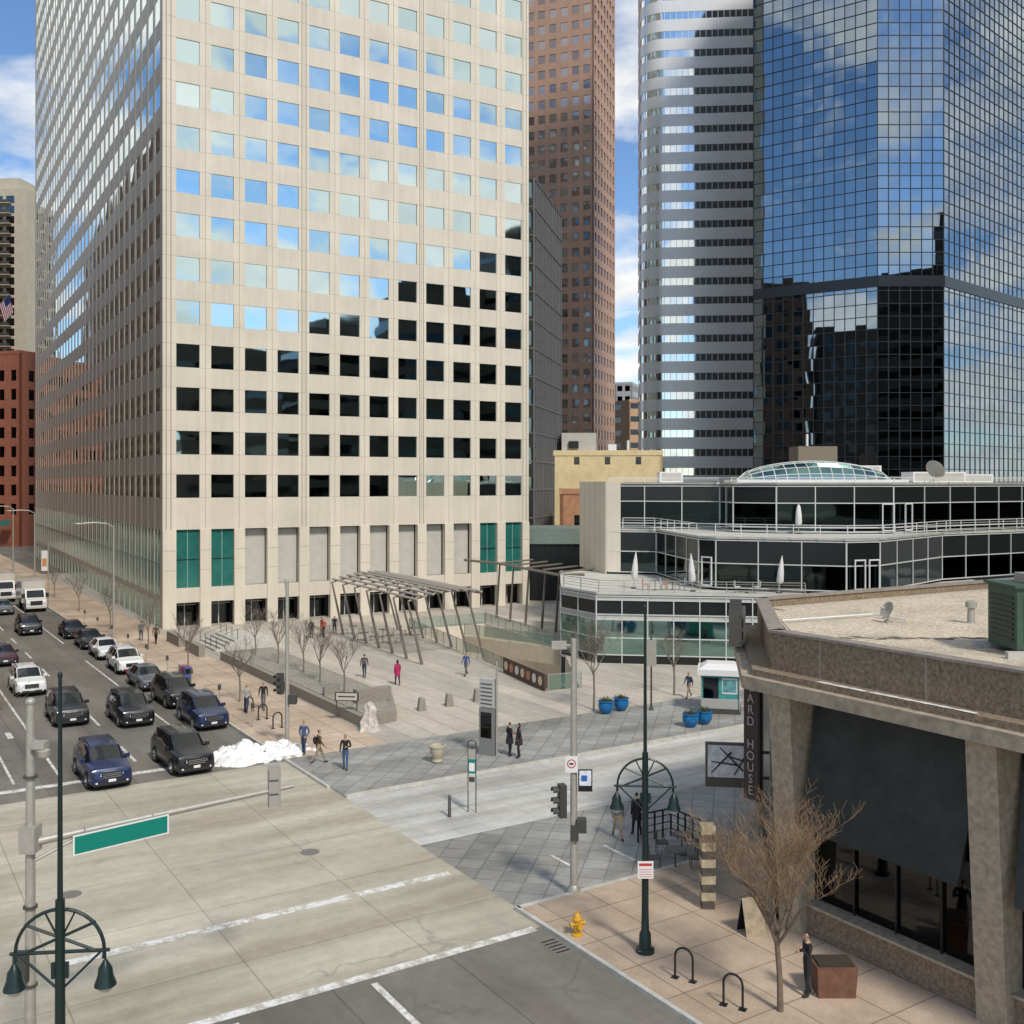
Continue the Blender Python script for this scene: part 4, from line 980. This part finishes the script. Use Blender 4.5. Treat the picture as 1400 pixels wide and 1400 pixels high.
ki.box(-1.2, 1.2, -1, 1, 0, .25, M_DSTEEL); ki.box(-1.1, 1.1, -.9, .9, .25, 2.3, M_TEALP); ki.box(-1.35, 1.35, -1.15, 1.15, 2.3, 2.65, M_SW)
ki.taper(0, 0, 2.65, 2.95, 2.5, 2.1, 1.6, 1.2, M_SW)
ki.box(.1, 1.0, -.93, -.9, 1.2, 2.15, M_SW); ki.box(.15, .95, -.94, -.93, 1.3, 2.05, mat("poster", (.12, .3, .33), .5, 0, 4, .5)); ki.box(-1.0, -.1, -.93, -.9, .5, 2.15, G_DK)
for x in (-1.15, 1.1): ki.box(x, x + .05, -1.02, -.97, .25, 2.3, M_STEEL)
ki.box(-1.1, 1.1, -.94, -.9, .3, .9, mat("kiosk_grey", (.4, .4, .38), .6)); ki.T = UP; ki.obj()
p5 = MB("mall_lamp_post"); p5.smooth = True
p5.lathe(8.5, 62.5, [(.15, .12), (.1, .3), (.06, .5), (.05, 4.6)], 10, M_DSTEEL); p5.box(8.2, 8.8, 62.4, 62.6, 2.8, 4.4, M_STEEL); p5.obj()
cv = MB("covered_statue"); cv.smooth = True
rr = random.Random(9); vs = []; fs = []; n = 22
for j, (z, r, ox) in enumerate(((.12, .62, 0), (.35, .50, .03), (.7, .44, -.04), (1.05, .30, .05), (1.35, .33, .1), (1.6, .22, .02), (1.78, .06, 0))):
    for i in range(n):
        a = 2 * math.pi * i / n; q = r * (1 + .16 * math.sin(5 * a + j * .7) + rr.uniform(-.10, .10)); vs.append((ox + q * math.cos(a), q * math.sin(a) * .8, z + rr.uniform(-.05, .05) * (j > 0)))
for j in range(6):
    for i in range(n): fs.append((j * n + i, j * n + (i + 1) % n, (j + 1) * n + (i + 1) % n, (j + 1) * n + i))
cv.add(vs, fs, mat("sheet_white", (.52, .47, .41), .8, 0, 4, .45)); cv.obj(None, (-8.0, 57.3, 0))
fl = MB("flag_on_pole"); fl.cyl((0, 0, -6), (0, 0, 4.2), .1, .06, 6, M_STEEL)
for i in range(13): fl.box(.1, 4.4, -.02, .02, -i * .33 + 3.6, -i * .33 + 3.93, mat("flag_red", (.35, .03, .04), .8) if i % 2 == 0 else M_SW)
fl.box(.1, 1.9, -.03, .03, 1.65, 3.95, mat("flag_blue", (.02, .03, .15), .8)); o_ = fl.obj(None, (-112, 224, 53)); o_.rotation_euler = (0, 1.1, -.6)

# ------------------------------------------------------------------ trees
def tree(name, x, y, z, h, spread, trunk, col, depth=5, seed=0, lean=(0, 0), first=.3, nb=4, tw=.006):
    rnd = random.Random(seed); d = MB(name); d.smooth = True
    m = mat("bark_" + col[0], col[1], .9, 0, 6, .3); m2 = mat("twig_" + col[0], col[2], .9)
    def br(p, dr, L, r, k):
        n = 3 if k > 1 else 2; q = p
        for i in range(n):
            dr = (dr + Vector((rnd.uniform(-.13, .13), rnd.uniform(-.13, .13), rnd.uniform(.0, .14)))).normalized()
            e = q + dr * (L / n); r2 = max(tw, r * (1 - .22 * (i + 1) / n * 1.4))
            d.cyl(q, e, r * (1 - .22 * i / n * 1.4), r2, 6 if r > .03 else 3, m if r > .02 else m2, False)
            if k > 0:
                for _ in range(1 if k > 2 and i < n - 1 else rnd.choice((1, 2))):
                    ax = Vector((rnd.uniform(-1, 1), rnd.uniform(-1, 1), rnd.uniform(-.1, .6))).normalized()
                    nd = (dr * .75 + ax * .75 * spread).normalized()
                    br(e, nd, L * rnd.uniform(.55, .78), r2 * .62, k - 1)
            q = e
    top = Vector((lean[0], lean[1], h * first))
    d.cyl((0, 0, 0), top * .5 + Vector((.03, 0, 0)), trunk, trunk * .88, 10, m); d.cyl(top * .5 + Vector((.03, 0, 0)), top, trunk * .88, trunk * .8, 10, m)
    for i in range(nb):
        a = 2 * math.pi * i / nb + rnd.uniform(-.3, .3); dr = Vector((math.cos(a) * .55 * spread, math.sin(a) * .55 * spread, 1)).normalized()
        br(top - Vector((0, 0, .06 * i)), dr, h * .27, trunk * .55, depth)
    d.obj(None, (x, y, z))
tree("bare_tree", 7.05, 26.9, .12, 5.7, .95, .085, ("gold", (.17, .13, .09), (.27, .175, .10)), 5, 11, (-.1, 0), .34, 5, .0045)
PT = ("grey", (.20, .17, .14), (.20, .165, .135))
for i, (s_, r_) in enumerate(((26, 60), (26, 64), (26.4, 68), (26.2, 72.5), (26, 77))):
    x, y = W(s_, r_); tree("bare_tree", x, y, .78, 4.6, .9, .06, PT, 3, 20 + i, (0, 0), .3, 4, .010)
for i, (s_, r_) in enumerate(((20.6, 64), (20.6, 76), (20.6, 88), (20.4, 102), (20.4, 118), (20.4, 134))):
    x, y = W(s_, r_); tree("bare_tree", x, y, .12, 4.8, .9, .06, PT, 3, 40 + i, (0, 0), .34, 4, .010)
tree("bare_tree", 5.0, 62.6, .12, 5.6, 1.1, .07, PT, 4, 61, (0, 0), .4, 4, .009)
tree("bare_tree", 26.6, 78.2, 5.6, 2.6, 1.1, .05, PT, 3, 63, (0, 0), .3, 4, .008)
tree("bare_tree", 10.6, 67, .12, 4.6, 1.1, .07, PT, 3, 65, (0, 0), .4, 4, .010)
tree("bare_tree", -24.6, 47.5, .12, 5.6, 1.1, .09, PT, 3, 70, (0, 0), .4, 4, .008)

# ------------------------------------------------------------------ vehicles
def paint(name, col, metal=.15):
    if name in MATS: return MATS[name]
    m = mat(name, col, .32, metal); b = m.node_tree.nodes["Principled BSDF"]; b.inputs["Coat Weight"].default_value = .55; b.inputs["Coat Roughness"].default_value = .06
    return m
M_PLAS = mat("black_plastic", (.02, .02, .021), .6)
def car(name, kind, s_, r_, pc, dang=0, world=None):
    d = MB(name); d.smooth = True; P_ = paint(*pc)
    if kind == 'suv':
        S = [(2.33, .32, .62, .82, .86, .76, .74, .62), (2.24, .22, .62, .95, 1.0, .88, .84, .70), (1.9, .2, .64, 1.01, 1.07, .94, .88, .70), (1.12, .2, .64, 1.07, 1.14, .95, .90, .72),
             (.42, .2, .64, 1.10, 1.63, .95, .90, .66), (.34, .2, .64, 1.10, 1.65, .95, .90, .66), (-.40, .2, .64, 1.11, 1.70, .95, .90, .67), (-.50, .2, .64, 1.11, 1.70, .95, .90, .67),
             (-1.25, .2, .64, 1.12, 1.68, .95, .90, .66), (-1.35, .2, .64, 1.12, 1.68, .95, .90, .66), (-1.95, .2, .64, 1.13, 1.62, .94, .88, .62), (-2.2, .24, .64, 1.10, 1.20, .92, .86, .66), (-2.33, .35, .64, .95, 1.02, .84, .80, .62)]
        win = ((3, 4), (5, 6), (7, 8), (9, 10)); wsh = (3, 4); rear = (10, 11); wb = (1.42, -1.38); wr = .37; H = 1.7
    else:
        S = [(2.35, .32, .5, .68, .70, .72, .70, .58), (2.25, .2, .5, .78, .82, .86, .82, .68), (1.9, .18, .52, .86, .91, .92, .86, .70), (1.0, .18, .52, .92, .99, .92, .87, .70),
             (.25, .18, .54, .94, 1.38, .92, .87, .60), (.17, .18, .54, .94, 1.40, .92, .87, .60), (-.42, .18, .54, .95, 1.45, .92, .87, .61), (-.52, .18, .54, .95, 1.45, .92, .87, .61),
             (-1.1, .18, .54, .97, 1.40, .92, .87, .59), (-1.18, .18, .54, .97, 1.39, .92, .87, .59), (-1.3, .18, .54, .98, 1.36, .92, .86, .58), (-1.85, .2, .54, 1.0, 1.06, .90, .84, .62), (-2.35, .34, .54, .9, .96, .80, .76, .58)]
        win = ((5, 6), (7, 8), (9, 10)); wsh = (3, 4); rear = (10, 11); wb = (1.45, -1.35); wr = .33; H = 1.45
    rings = []
    for (y, zb, zs_, zt, zp, w_, wbt, wt_) in S:
        half = [(0, zb), (w_ * .84, zb), (w_, zb + .14), (w_ + .01, zs_), (wbt, zt), (wt_, zp - (.05 if zp - zt > .3 else .015)), (wt_ * .78, zp), (0, zp + .012)]
        rings.append([(x, y, z) for x, z in half] + [(-x, y, z) for x, z in half[-2:0:-1]])
    n = len(rings[0])
    for i in range(len(rings) - 1):
        for j in range(n):
            jj = j if j < 7 else n - 1 - j
            m = P_
            if jj == 4 and (i, i + 1) in win: m = M_CARGL
            if jj in (5, 6) and (i, i + 1) in (wsh, rear): m = M_CARGL
            if jj in (0, 1): m = M_PLAS
            d.add([rings[i][j], rings[i][(j + 1) % n], rings[i + 1][(j + 1) % n], rings[i + 1][j]], [(3, 2, 1, 0)], m)
    d.add(rings[0], [tuple(range(n))], P_); d.add(rings[-1], [tuple(range(n))[::-1]], P_)
    fy = S[0][0]; zt = S[1][3]
    d.box(-.42, .42, fy - .04, fy + .035, zt - .36, zt - .10, M_PLAS)
    for k in range(3): d.box(-.40, .40, fy + .02, fy + .045, zt - .33 + k * .08, zt - .31 + k * .08, M_CHROME)
    d.box(-.62, .62, fy - .05, fy + .03, .30, .44, M_PLAS); d.box(-.16, .16, fy + .03, fy + .05, .42, .54, M_SW)
    for sx in (-1, 1):
        c3_, c4_ = S[3], S[4]
        d.cyl((sx * (c3_[7]), c3_[0], c3_[4]), (sx * (c4_[7] + .01), c4_[0], c4_[4] - .03), .035, .035, 6, P_)
        d.cyl((sx * (S[10][7] + .01), S[10][0], S[10][4] - .03), (sx * S[11][7], S[11][0], S[11][4]), .045, .045, 6, P_)
        a = [(sx * .46, fy + .02, zt - .26), (sx * .80, fy - .10, zt - .24), (sx * .84, fy - .22, zt - .08), (sx * .48, fy - .0, zt - .10)]
        b = [(p[0], p[1] - .1, p[2]) for p in a]
        d.add(a + b, [(0, 1, 2, 3), (0, 1, 5, 4), (1, 2, 6, 5), (2, 3, 7, 6), (3, 0, 4, 7)], M_LAMP)
        d.ball((sx * .66, fy - .0, .40), .07, .05, .05, M_LAMP, 8, 4)
        d.box(min(sx * .56, sx * .86), max(sx * .56, sx * .86), -fy - .03, -fy + .2, zt - .16, zt + .08, M_RED)
        d.box(min(sx * .88, sx * 1.1), max(sx * .88, sx * 1.1), .72, .86, zt + .1, zt + .27, P_)
        for wy in wb:
            k = 16; r2 = wr + .07
            arch = [(sx * .962, wy + r2 * math.cos(math.pi * i / k), wr + r2 * math.sin(math.pi * i / k)) for i in range(k + 1)] + [(sx * .962, wy - r2, .2), (sx * .962, wy + r2, .2)]
            d.add(arch, [tuple(range(len(arch)))], M_PLAS)
            d.cyl((sx * .74, wy, wr), (sx * .975, wy, wr), wr, wr, 22, M_RUB); d.cyl((sx * .96, wy, wr), (sx * .985, wy, wr), wr * .66, wr * .62, 16, M_CHROME)
            for q in range(5):
                an2 = q * 2 * math.pi / 5 + .6
                d.cyl((sx * .987, wy + math.cos(an2) * wr * .4, wr + math.sin(an2) * wr * .4), (sx * .99, wy + math.cos(an2) * wr * .4, wr + math.sin(an2) * wr * .4), wr * .14, wr * .14, 6, M_RUB)
        if kind == 'suv':
            d.cyl((sx * .60, .3, H + .03), (sx * .60, -1.6, H + .02), .022, .022, 6, M_DSTEEL)
        d.box(min(sx * .953, sx * .972), max(sx * .953, sx * .972), -1.0, .95, .36, .44, M_PLAS)
        for yy in (1.0, -.02, -1.0): d.box(min(sx * .955, sx * .963), max(sx * .955, sx * .963), yy - .008, yy + .008, .45, .7, M_BLACK)
        for hy in (.15, -.75): d.box(min(sx * .93, sx * .97), max(sx * .93, sx * .97), hy - .1, hy + .1, .93, .96, M_CHROME)
    x, y = world or W(s_, r_)
    o_ = d.obj(None, (x, y, .006), math.atan2(-.84, .54) - math.pi / 2 + math.radians(dang))
    bm = bmesh.new(); bm.from_mesh(o_.data); bmesh.ops.remove_doubles(bm, verts=bm.verts, dist=.0008); bm.to_mesh(o_.data); bm.free()
    o_.data.set_sharp_from_angle(angle=math.radians(32))
    return o_
NAVY = ("paint_navy", (.008, .018, .075)); BLK = ("paint_black", (.006, .006, .007), .0); CHAR = ("paint_charcoal", (.02, .021, .023)); WHT = ("paint_white", (.74, .74, .72), 0.0)
GRY = ("paint_grey", (.12, .13, .14)); MAR = ("paint_maroon", (.06, .01, .02)); BLU = ("paint_blue", (.010, .022, .075))
car("suv", 'suv', 9.9, 51.4, NAVY); car("suv", 'suv', 13.7, 51.6, BLK, 2); car("suv", 'suv', 10.6, 65.2, CHAR, -1); car("suv", 'suv', 13.7, 63.0, BLK)
car("suv", 'suv', 17.1, 60.0, BLU); car("suv", 'suv', 17.2, 66.6, BLK, 1); car("sedan", 'sedan', 17.0, 73.0, GRY); car("suv", 'suv', 17.1, 80.2, WHT)
car("sedan", 'sedan', 17.1, 87.4, WHT); car("sedan", 'sedan', 17.0, 93.4, CHAR); car("sedan", 'sedan', 16.8, 100.4, BLK)
car("suv", 'suv', 9.8, 75.6, WHT); car("suv", 'suv', 13.7, 104.8, BLK); car("sedan", 'sedan', 9.7, 88.5, MAR)
car("sedan", 'sedan', 13.4, 122, GRY); car("sedan", 'sedan', 10.2, 128, BLK)
def truck(s_, r_):
    d = MB("box_truck"); d.smooth = True; P_ = paint(*WHT)
    pr = [(3.2, .45), (3.25, .9), (3.1, 1.35), (2.55, 1.5), (2.05, 2.35), (1.1, 2.45), (1.1, .45)]
    vs = [(-1.0, y, z) for y, z in pr] + [(1.0, y, z) for y, z in pr]; n = len(pr)
    d.add(vs, [tuple(range(n)), tuple(range(n, 2 * n))[::-1]] + [(i, n + i, n + (i + 1) % n, (i + 1) % n) for i in range(n)], P_)
    for sx in (-1, 1):
        d.add([(sx * 1.005, 2.4, 1.5), (sx * 1.005, 1.3, 1.5), (sx * 1.005, 1.3, 2.25), (sx * 1.005, 2.02, 2.25)], [(0, 1, 2, 3)], M_CARGL)
        d.box(min(sx * 1.0, sx * 1.35), max(sx * 1.0, sx * 1.35), 2.3, 2.4, 1.5, 2.0, M_PLAS)
        d.box(min(sx * .6, sx * .95), max(sx * .6, sx * .95), 3.1, 3.27, .85, 1.1, M_LAMP)
        for wy in (2.3, -2.2): d.cyl((sx * .75, wy, .45), (sx * 1.03, wy, .45), .45, .45, 20, M_RUB); d.cyl((sx * 1.0, wy, .45), (sx * 1.04, wy, .45), .24, .24, 12, M_STEEL)
    d.add([(-.88, 2.57, 1.58), (.88, 2.57, 1.58), (.83, 2.14, 2.3), (-.83, 2.14, 2.3)], [(0, 1, 2, 3)], M_CARGL)
    d.box(-.6, .6, 3.2, 3.29, .8, 1.25, M_PLAS); d.box(-1.0, 1.0, 3.15, 3.33, .45, .65, M_GREYP)
    d.box(-1.15, 1.15, -3.6, 1.0, .9, 3.2, P_); d.box(-1.17, 1.17, .96, 1.03, .88, 3.22, M_GREYP); d.box(-.9, .9, -3.4, 1.0, .55, .9, M_PLAS)
    x, y = W(s_, r_); d.obj(None, (x, y, .006), math.atan2(-.84, .54) - math.pi / 2)
truck(16.6, 124.0); truck(15.0, 136)

# ------------------------------------------------------------------ people
SKIN = mat("skin", (.45, .27, .19), .6)
HAIRS = {"br": (.05, .03, .02), "bk": (.012, .011, .01), "bl": (.30, .20, .10), "gy": (.3, .29, .28)}
def person(x, y, yaw, top, legs, hair="br", walk=0.0, h=1.75, arms=None, z=.12, fem=False, coat=False, bag=None, hat=None, leanf=0.0):
    k = h / 1.75; sw = .165 if fem else .19
    V = []; E = []; Rr = []; lab = []
    def v(p, r, par=None, l=None):
        V.append(Vector(p) * k); Rr.append((r[0] * k, r[1] * k) if isinstance(r, tuple) else (r * k, r * k)); i = len(V) - 1
        if par is not None: E.append((par, i)); lab.append(l)
        return i
    lf = leanf
    pel = v((0, 0, .97), (.155 if coat else .14, .12 if coat else .105))
    wst = v((0, .01 + lf * .2, 1.13), (.145 if coat else .125, .115 if coat else .095), pel, 'top')
    che = v((0, .02 + lf * .45, 1.33), (.165, .12), wst, 'top')
    nb_ = v((0, .0 + lf * .6, 1.465), (.085, .07), che, 'top')
    nk = v((0, .015 + lf * .66, 1.525), .052, nb_, 'skin')
    h1 = v((0, .035 + lf * .7, 1.585), (.060, .068), nk, 'head')
    h2 = v((0, .025 + lf * .74, 1.655), (.075, .092), h1, 'head')
    h3 = v((0, .012 + lf * .76, 1.715), (.062, .076), h2, 'head')
    hands = []
    for sx, ph in ((-1, 1), (1, -1)):
        am = (arms[0] if sx < 0 else arms[1]) if arms else 'swing'
        sh = v((sx * sw, lf * .52, 1.415), .062, che, 'top')
        if am == 'swing':
            a = -ph * walk * .75; el_ = (sx * (sw + .045), .0 + math.sin(a) * .29 + lf * .45, 1.415 - math.cos(a) * .29)
            b = a + .35; wr_ = (sx * (sw + .05), el_[1] + math.sin(b) * .25, el_[2] - math.cos(b) * .25)
        elif am == 'bent':
            el_ = (sx * (sw + .07), -.02, 1.14); wr_ = (sx * (sw - .06), .2, 1.17)
        elif am == 'phone':
            el_ = (sx * (sw + .05), .08, 1.16); wr_ = (sx * (sw - .08), .24, 1.36)
        else:
            el_ = (sx * (sw + .1), -.06, 1.14); wr_ = (sx * (sw - .01), .06, .95)
        e_ = v(el_, .047 if not coat else .054, sh, 'top'); w_ = v(wr_, .033 if not coat else .04, e_, 'top')
        dv = (Vector(wr_) - Vector(el_)).normalized(); hp = Vector(wr_) + dv * .075
        hh = v(tuple(hp), (.036, .02), w_, 'skin'); hands.append((hp, dv, sx))
        a = ph * walk; hip = v((sx * .088, 0, .90), (.10, .095), pel, 'legs')
        kn = (sx * .095, math.sin(a + .08) * .43, .90 - math.cos(a) * .43)
        b = a - .1 - (.55 * walk if a < 0 else 0.0); an = (sx * .10, kn[1] + math.sin(b) * .41, max(.075, kn[2] - math.cos(b) * .40))
        kn_ = v(kn, .062, hip, 'legs'); an_ = v(an, .043, kn_, 'legs'); to = v((sx * .115, an[1] + .15, max(.04, an[2] - .045)), (.045, .035), an_, 'shoe')
        hl = v((sx * .10, an[1] - .05, max(.04, an[2] - .04)), .036, an_, 'shoe')
    minz = min(p.z for p in V) - .036 * k
    me = bpy.data.meshes.new("p"); me.from_pydata([tuple(p) for p in V], E, []); o = bpy.data.objects.new("tmp", me); COL.objects.link(o)
    sk = o.modifiers.new("s", 'SKIN'); sk.use_smooth_shade = True
    sv = me.skin_vertices[0].data
    for i, r in enumerate(Rr): sv[i].radius = r; sv[i].use_root = (i == 0)
    o.modifiers.new("ss", 'SUBSURF').levels = 1
    ev_ = bpy.data.meshes.new_from_object(o.evaluated_get(bpy.context.evaluated_depsgraph_get())); bpy.data.objects.remove(o)
    mt_ = mat("cloth_%.3f_%.3f_%.3f" % top, top, .85, 0, 12, .2); ml = mat("cloth_%.3f_%.3f_%.3f" % legs, legs, .85, 0, 12, .2)
    msn = mat("shoe", (.03, .025, .02), .6); mh = mat("hair_" + hair, HAIRS[hair], .7)
    if hat: mh = mat("hat_%.2f" % hat[0], hat, .8)
    ms = [mt_, ml, SKIN, msn, mh]
    segs = [(V[a], V[b], l) for (a, b), l in zip(E, lab)]
    idx = {'top': 0, 'legs': 1, 'skin': 2, 'shoe': 3}
    hc = V[h2]; fm = []
    for f in ev_.polygons:
        c = f.center; best = None; bd = 9
        for a, b, l in segs:
            ab = b - a; t = max(0, min(1, (c - a).dot(ab) / max(1e-9, ab.length_squared))); dd = (c - (a + ab * t)).length
            if dd < bd: bd = dd; best = l
        if best == 'head': i = 4 if (c.z > hc.z + .045 * k or (c.y < hc.y - .005 and c.z > hc.z - .07 * k) or (fem and c.y < hc.y + .02)) else 2
        else: i = idx[best]
        if coat and c.z > .72 * k and c.z < .95 * k and abs(c.x) < .2 and i == 1: i = 0
        fm.append(i)
    d = MB("person"); d.smooth = True
    d.ms = ms[:]
    d.v = [tuple(q.co) for q in ev_.vertices]; d.f = [tuple(f.vertices) for f in ev_.polygons]; d.fm = fm
    hx, hy_, hz = hc
    dk = mat("eye_dark", (.02, .015, .01), .3); lip = mat("lip", (.35, .12, .10), .5)
    for sx in (-1, 1):
        d.ball((sx * .03 * k, hy_ + .078 * k, hz), .012 * k, .01 * k, .008 * k, dk, 6, 4); d.ball((sx * .075 * k, hy_, hz - .01), .012 * k, .022 * k, .032 * k, SKIN, 6, 4)
    d.taper(0, hy_ + .088 * k, hz - .045 * k, hz, .03 * k, .035 * k, .014 * k, .012 * k, SKIN); d.box(-.024 * k, .024 * k, hy_ + .068 * k, hy_ + .082 * k, hz - .075 * k, hz - .063 * k, lip)
    if fem: d.ball((0, hy_ - .04 * k, hz - .03 * k), .085 * k, .075 * k, .14 * k, mh, 10, 6)
    for hp, dv, sx in hands:
        side = dv.cross(Vector((sx, 0, 0))).normalized() if abs(dv.x) < .9 else Vector((0, 1, 0)); hpk = hp * k
        for q in range(4):
            L = (.036, .044, .041, .032)[q] * k; b0 = hpk + side * ((q - 1.5) * .017 * k) + dv * .012 * k
            b1 = b0 + dv * L; b2 = b1 + (dv + Vector((-sx * .5, .15, 0))).normalized() * L * .8
            d.cyl(b0, b1, .009 * k, .008 * k, 5, SKIN); d.cyl(b1, b2, .008 * k, .006 * k, 5, SKIN)
        t0 = hpk + side * (-.028 * k) - dv * .02 * k; t1 = t0 + (dv * .6 - side * .7).normalized() * .035 * k; d.cyl(t0, t1, .011 * k, .009 * k, 5, SKIN); d.cyl(t1, t1 + dv * .028 * k, .009 * k, .007 * k, 5, SKIN)
    if coat: d.lathe(0, 0, [(.20 * k, .66 * k), (.19 * k, .8 * k), (.165 * k, .97 * k), (.13 * k, 1.1 * k)], 14, mt_)
    if bag: d.ball((0, -.19 * k, 1.22 * k), .14 * k, .1 * k, .2 * k, mat("bag_%.2f" % bag[0], bag, .8), 10, 6); d.tube([(.12 * k, -.14 * k, 1.36 * k), (.12 * k, .05, 1.44 * k), (.11 * k, .15 * k, 1.3 * k)], .015, 5, mat("bag_%.2f" % bag[0], bag, .8))
    d.obj(None, (x, y, z - minz), yaw)
BK = (.015, .015, .018); DN = (.03, .05, .10); KH = (.28, .22, .15); GR = (.12, .12, .12); BRN = (.10, .055, .03)
R_ = math.radians
person(-10.65, 52.4, R_(160), (.05, .10, .19), DN, "bk", .12, z=.12, arms=('pocket', 'pocket'))
person(-9.55, 50.6, R_(-70), BRN, KH, "bk", .42, bag=BK)
person(-8.05, 49.5, R_(175), BK, (.05, .10, .20), "br", .12, arms=('bent', 'swing'))
person(-.12, 52.0, R_(-60), BK, BK, "bk", .05, coat=True, arms=('bent', 'bent')); person(.35, 51.7, R_(100), (.03, .02, .022), BK, "bk", .05, coat=True, arms=('pocket', 'bent'), fem=True)
person(-7.85, 70.2, R_(20), (.40, .02, .10), (.02, .02, .03), "bk", .2, fem=True, coat=True)
person(-10.5, 72.8, R_(0), (.06, .06, .08), DN, "bk", .3, bag=(.1, .1, .1)); person(-3.3, 73.6, R_(150), (.05, .09, .25), GR, "br", .35)
person(-17.9, 91.4, R_(180), BK, BK, "bk", .1, coat=True); person(-16.9, 91.8, R_(150), (.45, .04, .03), BK, "br", .1); person(-17.3, 93, R_(90), BK, GR, "bk", .05); person(-16.2, 93.5, R_(200), BK, BK, "br", .2)
person(11.4, 66.0, R_(130), (.05, .07, .12), KH, "br", .4, bag=(.03, .03, .04)); person(13.6, 66.8, R_(200), GR, BK, "bk", .2)
person(4.15, 40.2, R_(190), (.10, .10, .09), KH, "br", .35, z=.006, bag=BK); person(4.95, 40.6, R_(20), BK, BK, "bk", .2, z=.006, coat=True)
person(8.0, 27.7, R_(100), BK, BK, "bk", .08, arms=('phone', 'bent'))
person(-16.0, 61.7, R_(0), (.35, .33, .30), DN, "bl", .3); person(-30.6, 88, R_(0), BRN, BK, "bk", .3); person(-32.6, 90, R_(20), GR, DN, "br", .3)
person(-15.2, 62.6, R_(180), BK, GR, "bk", .25)
person(-11.6, 22.6, R_(90), BK, BK, "bk", .05, h=1.8)
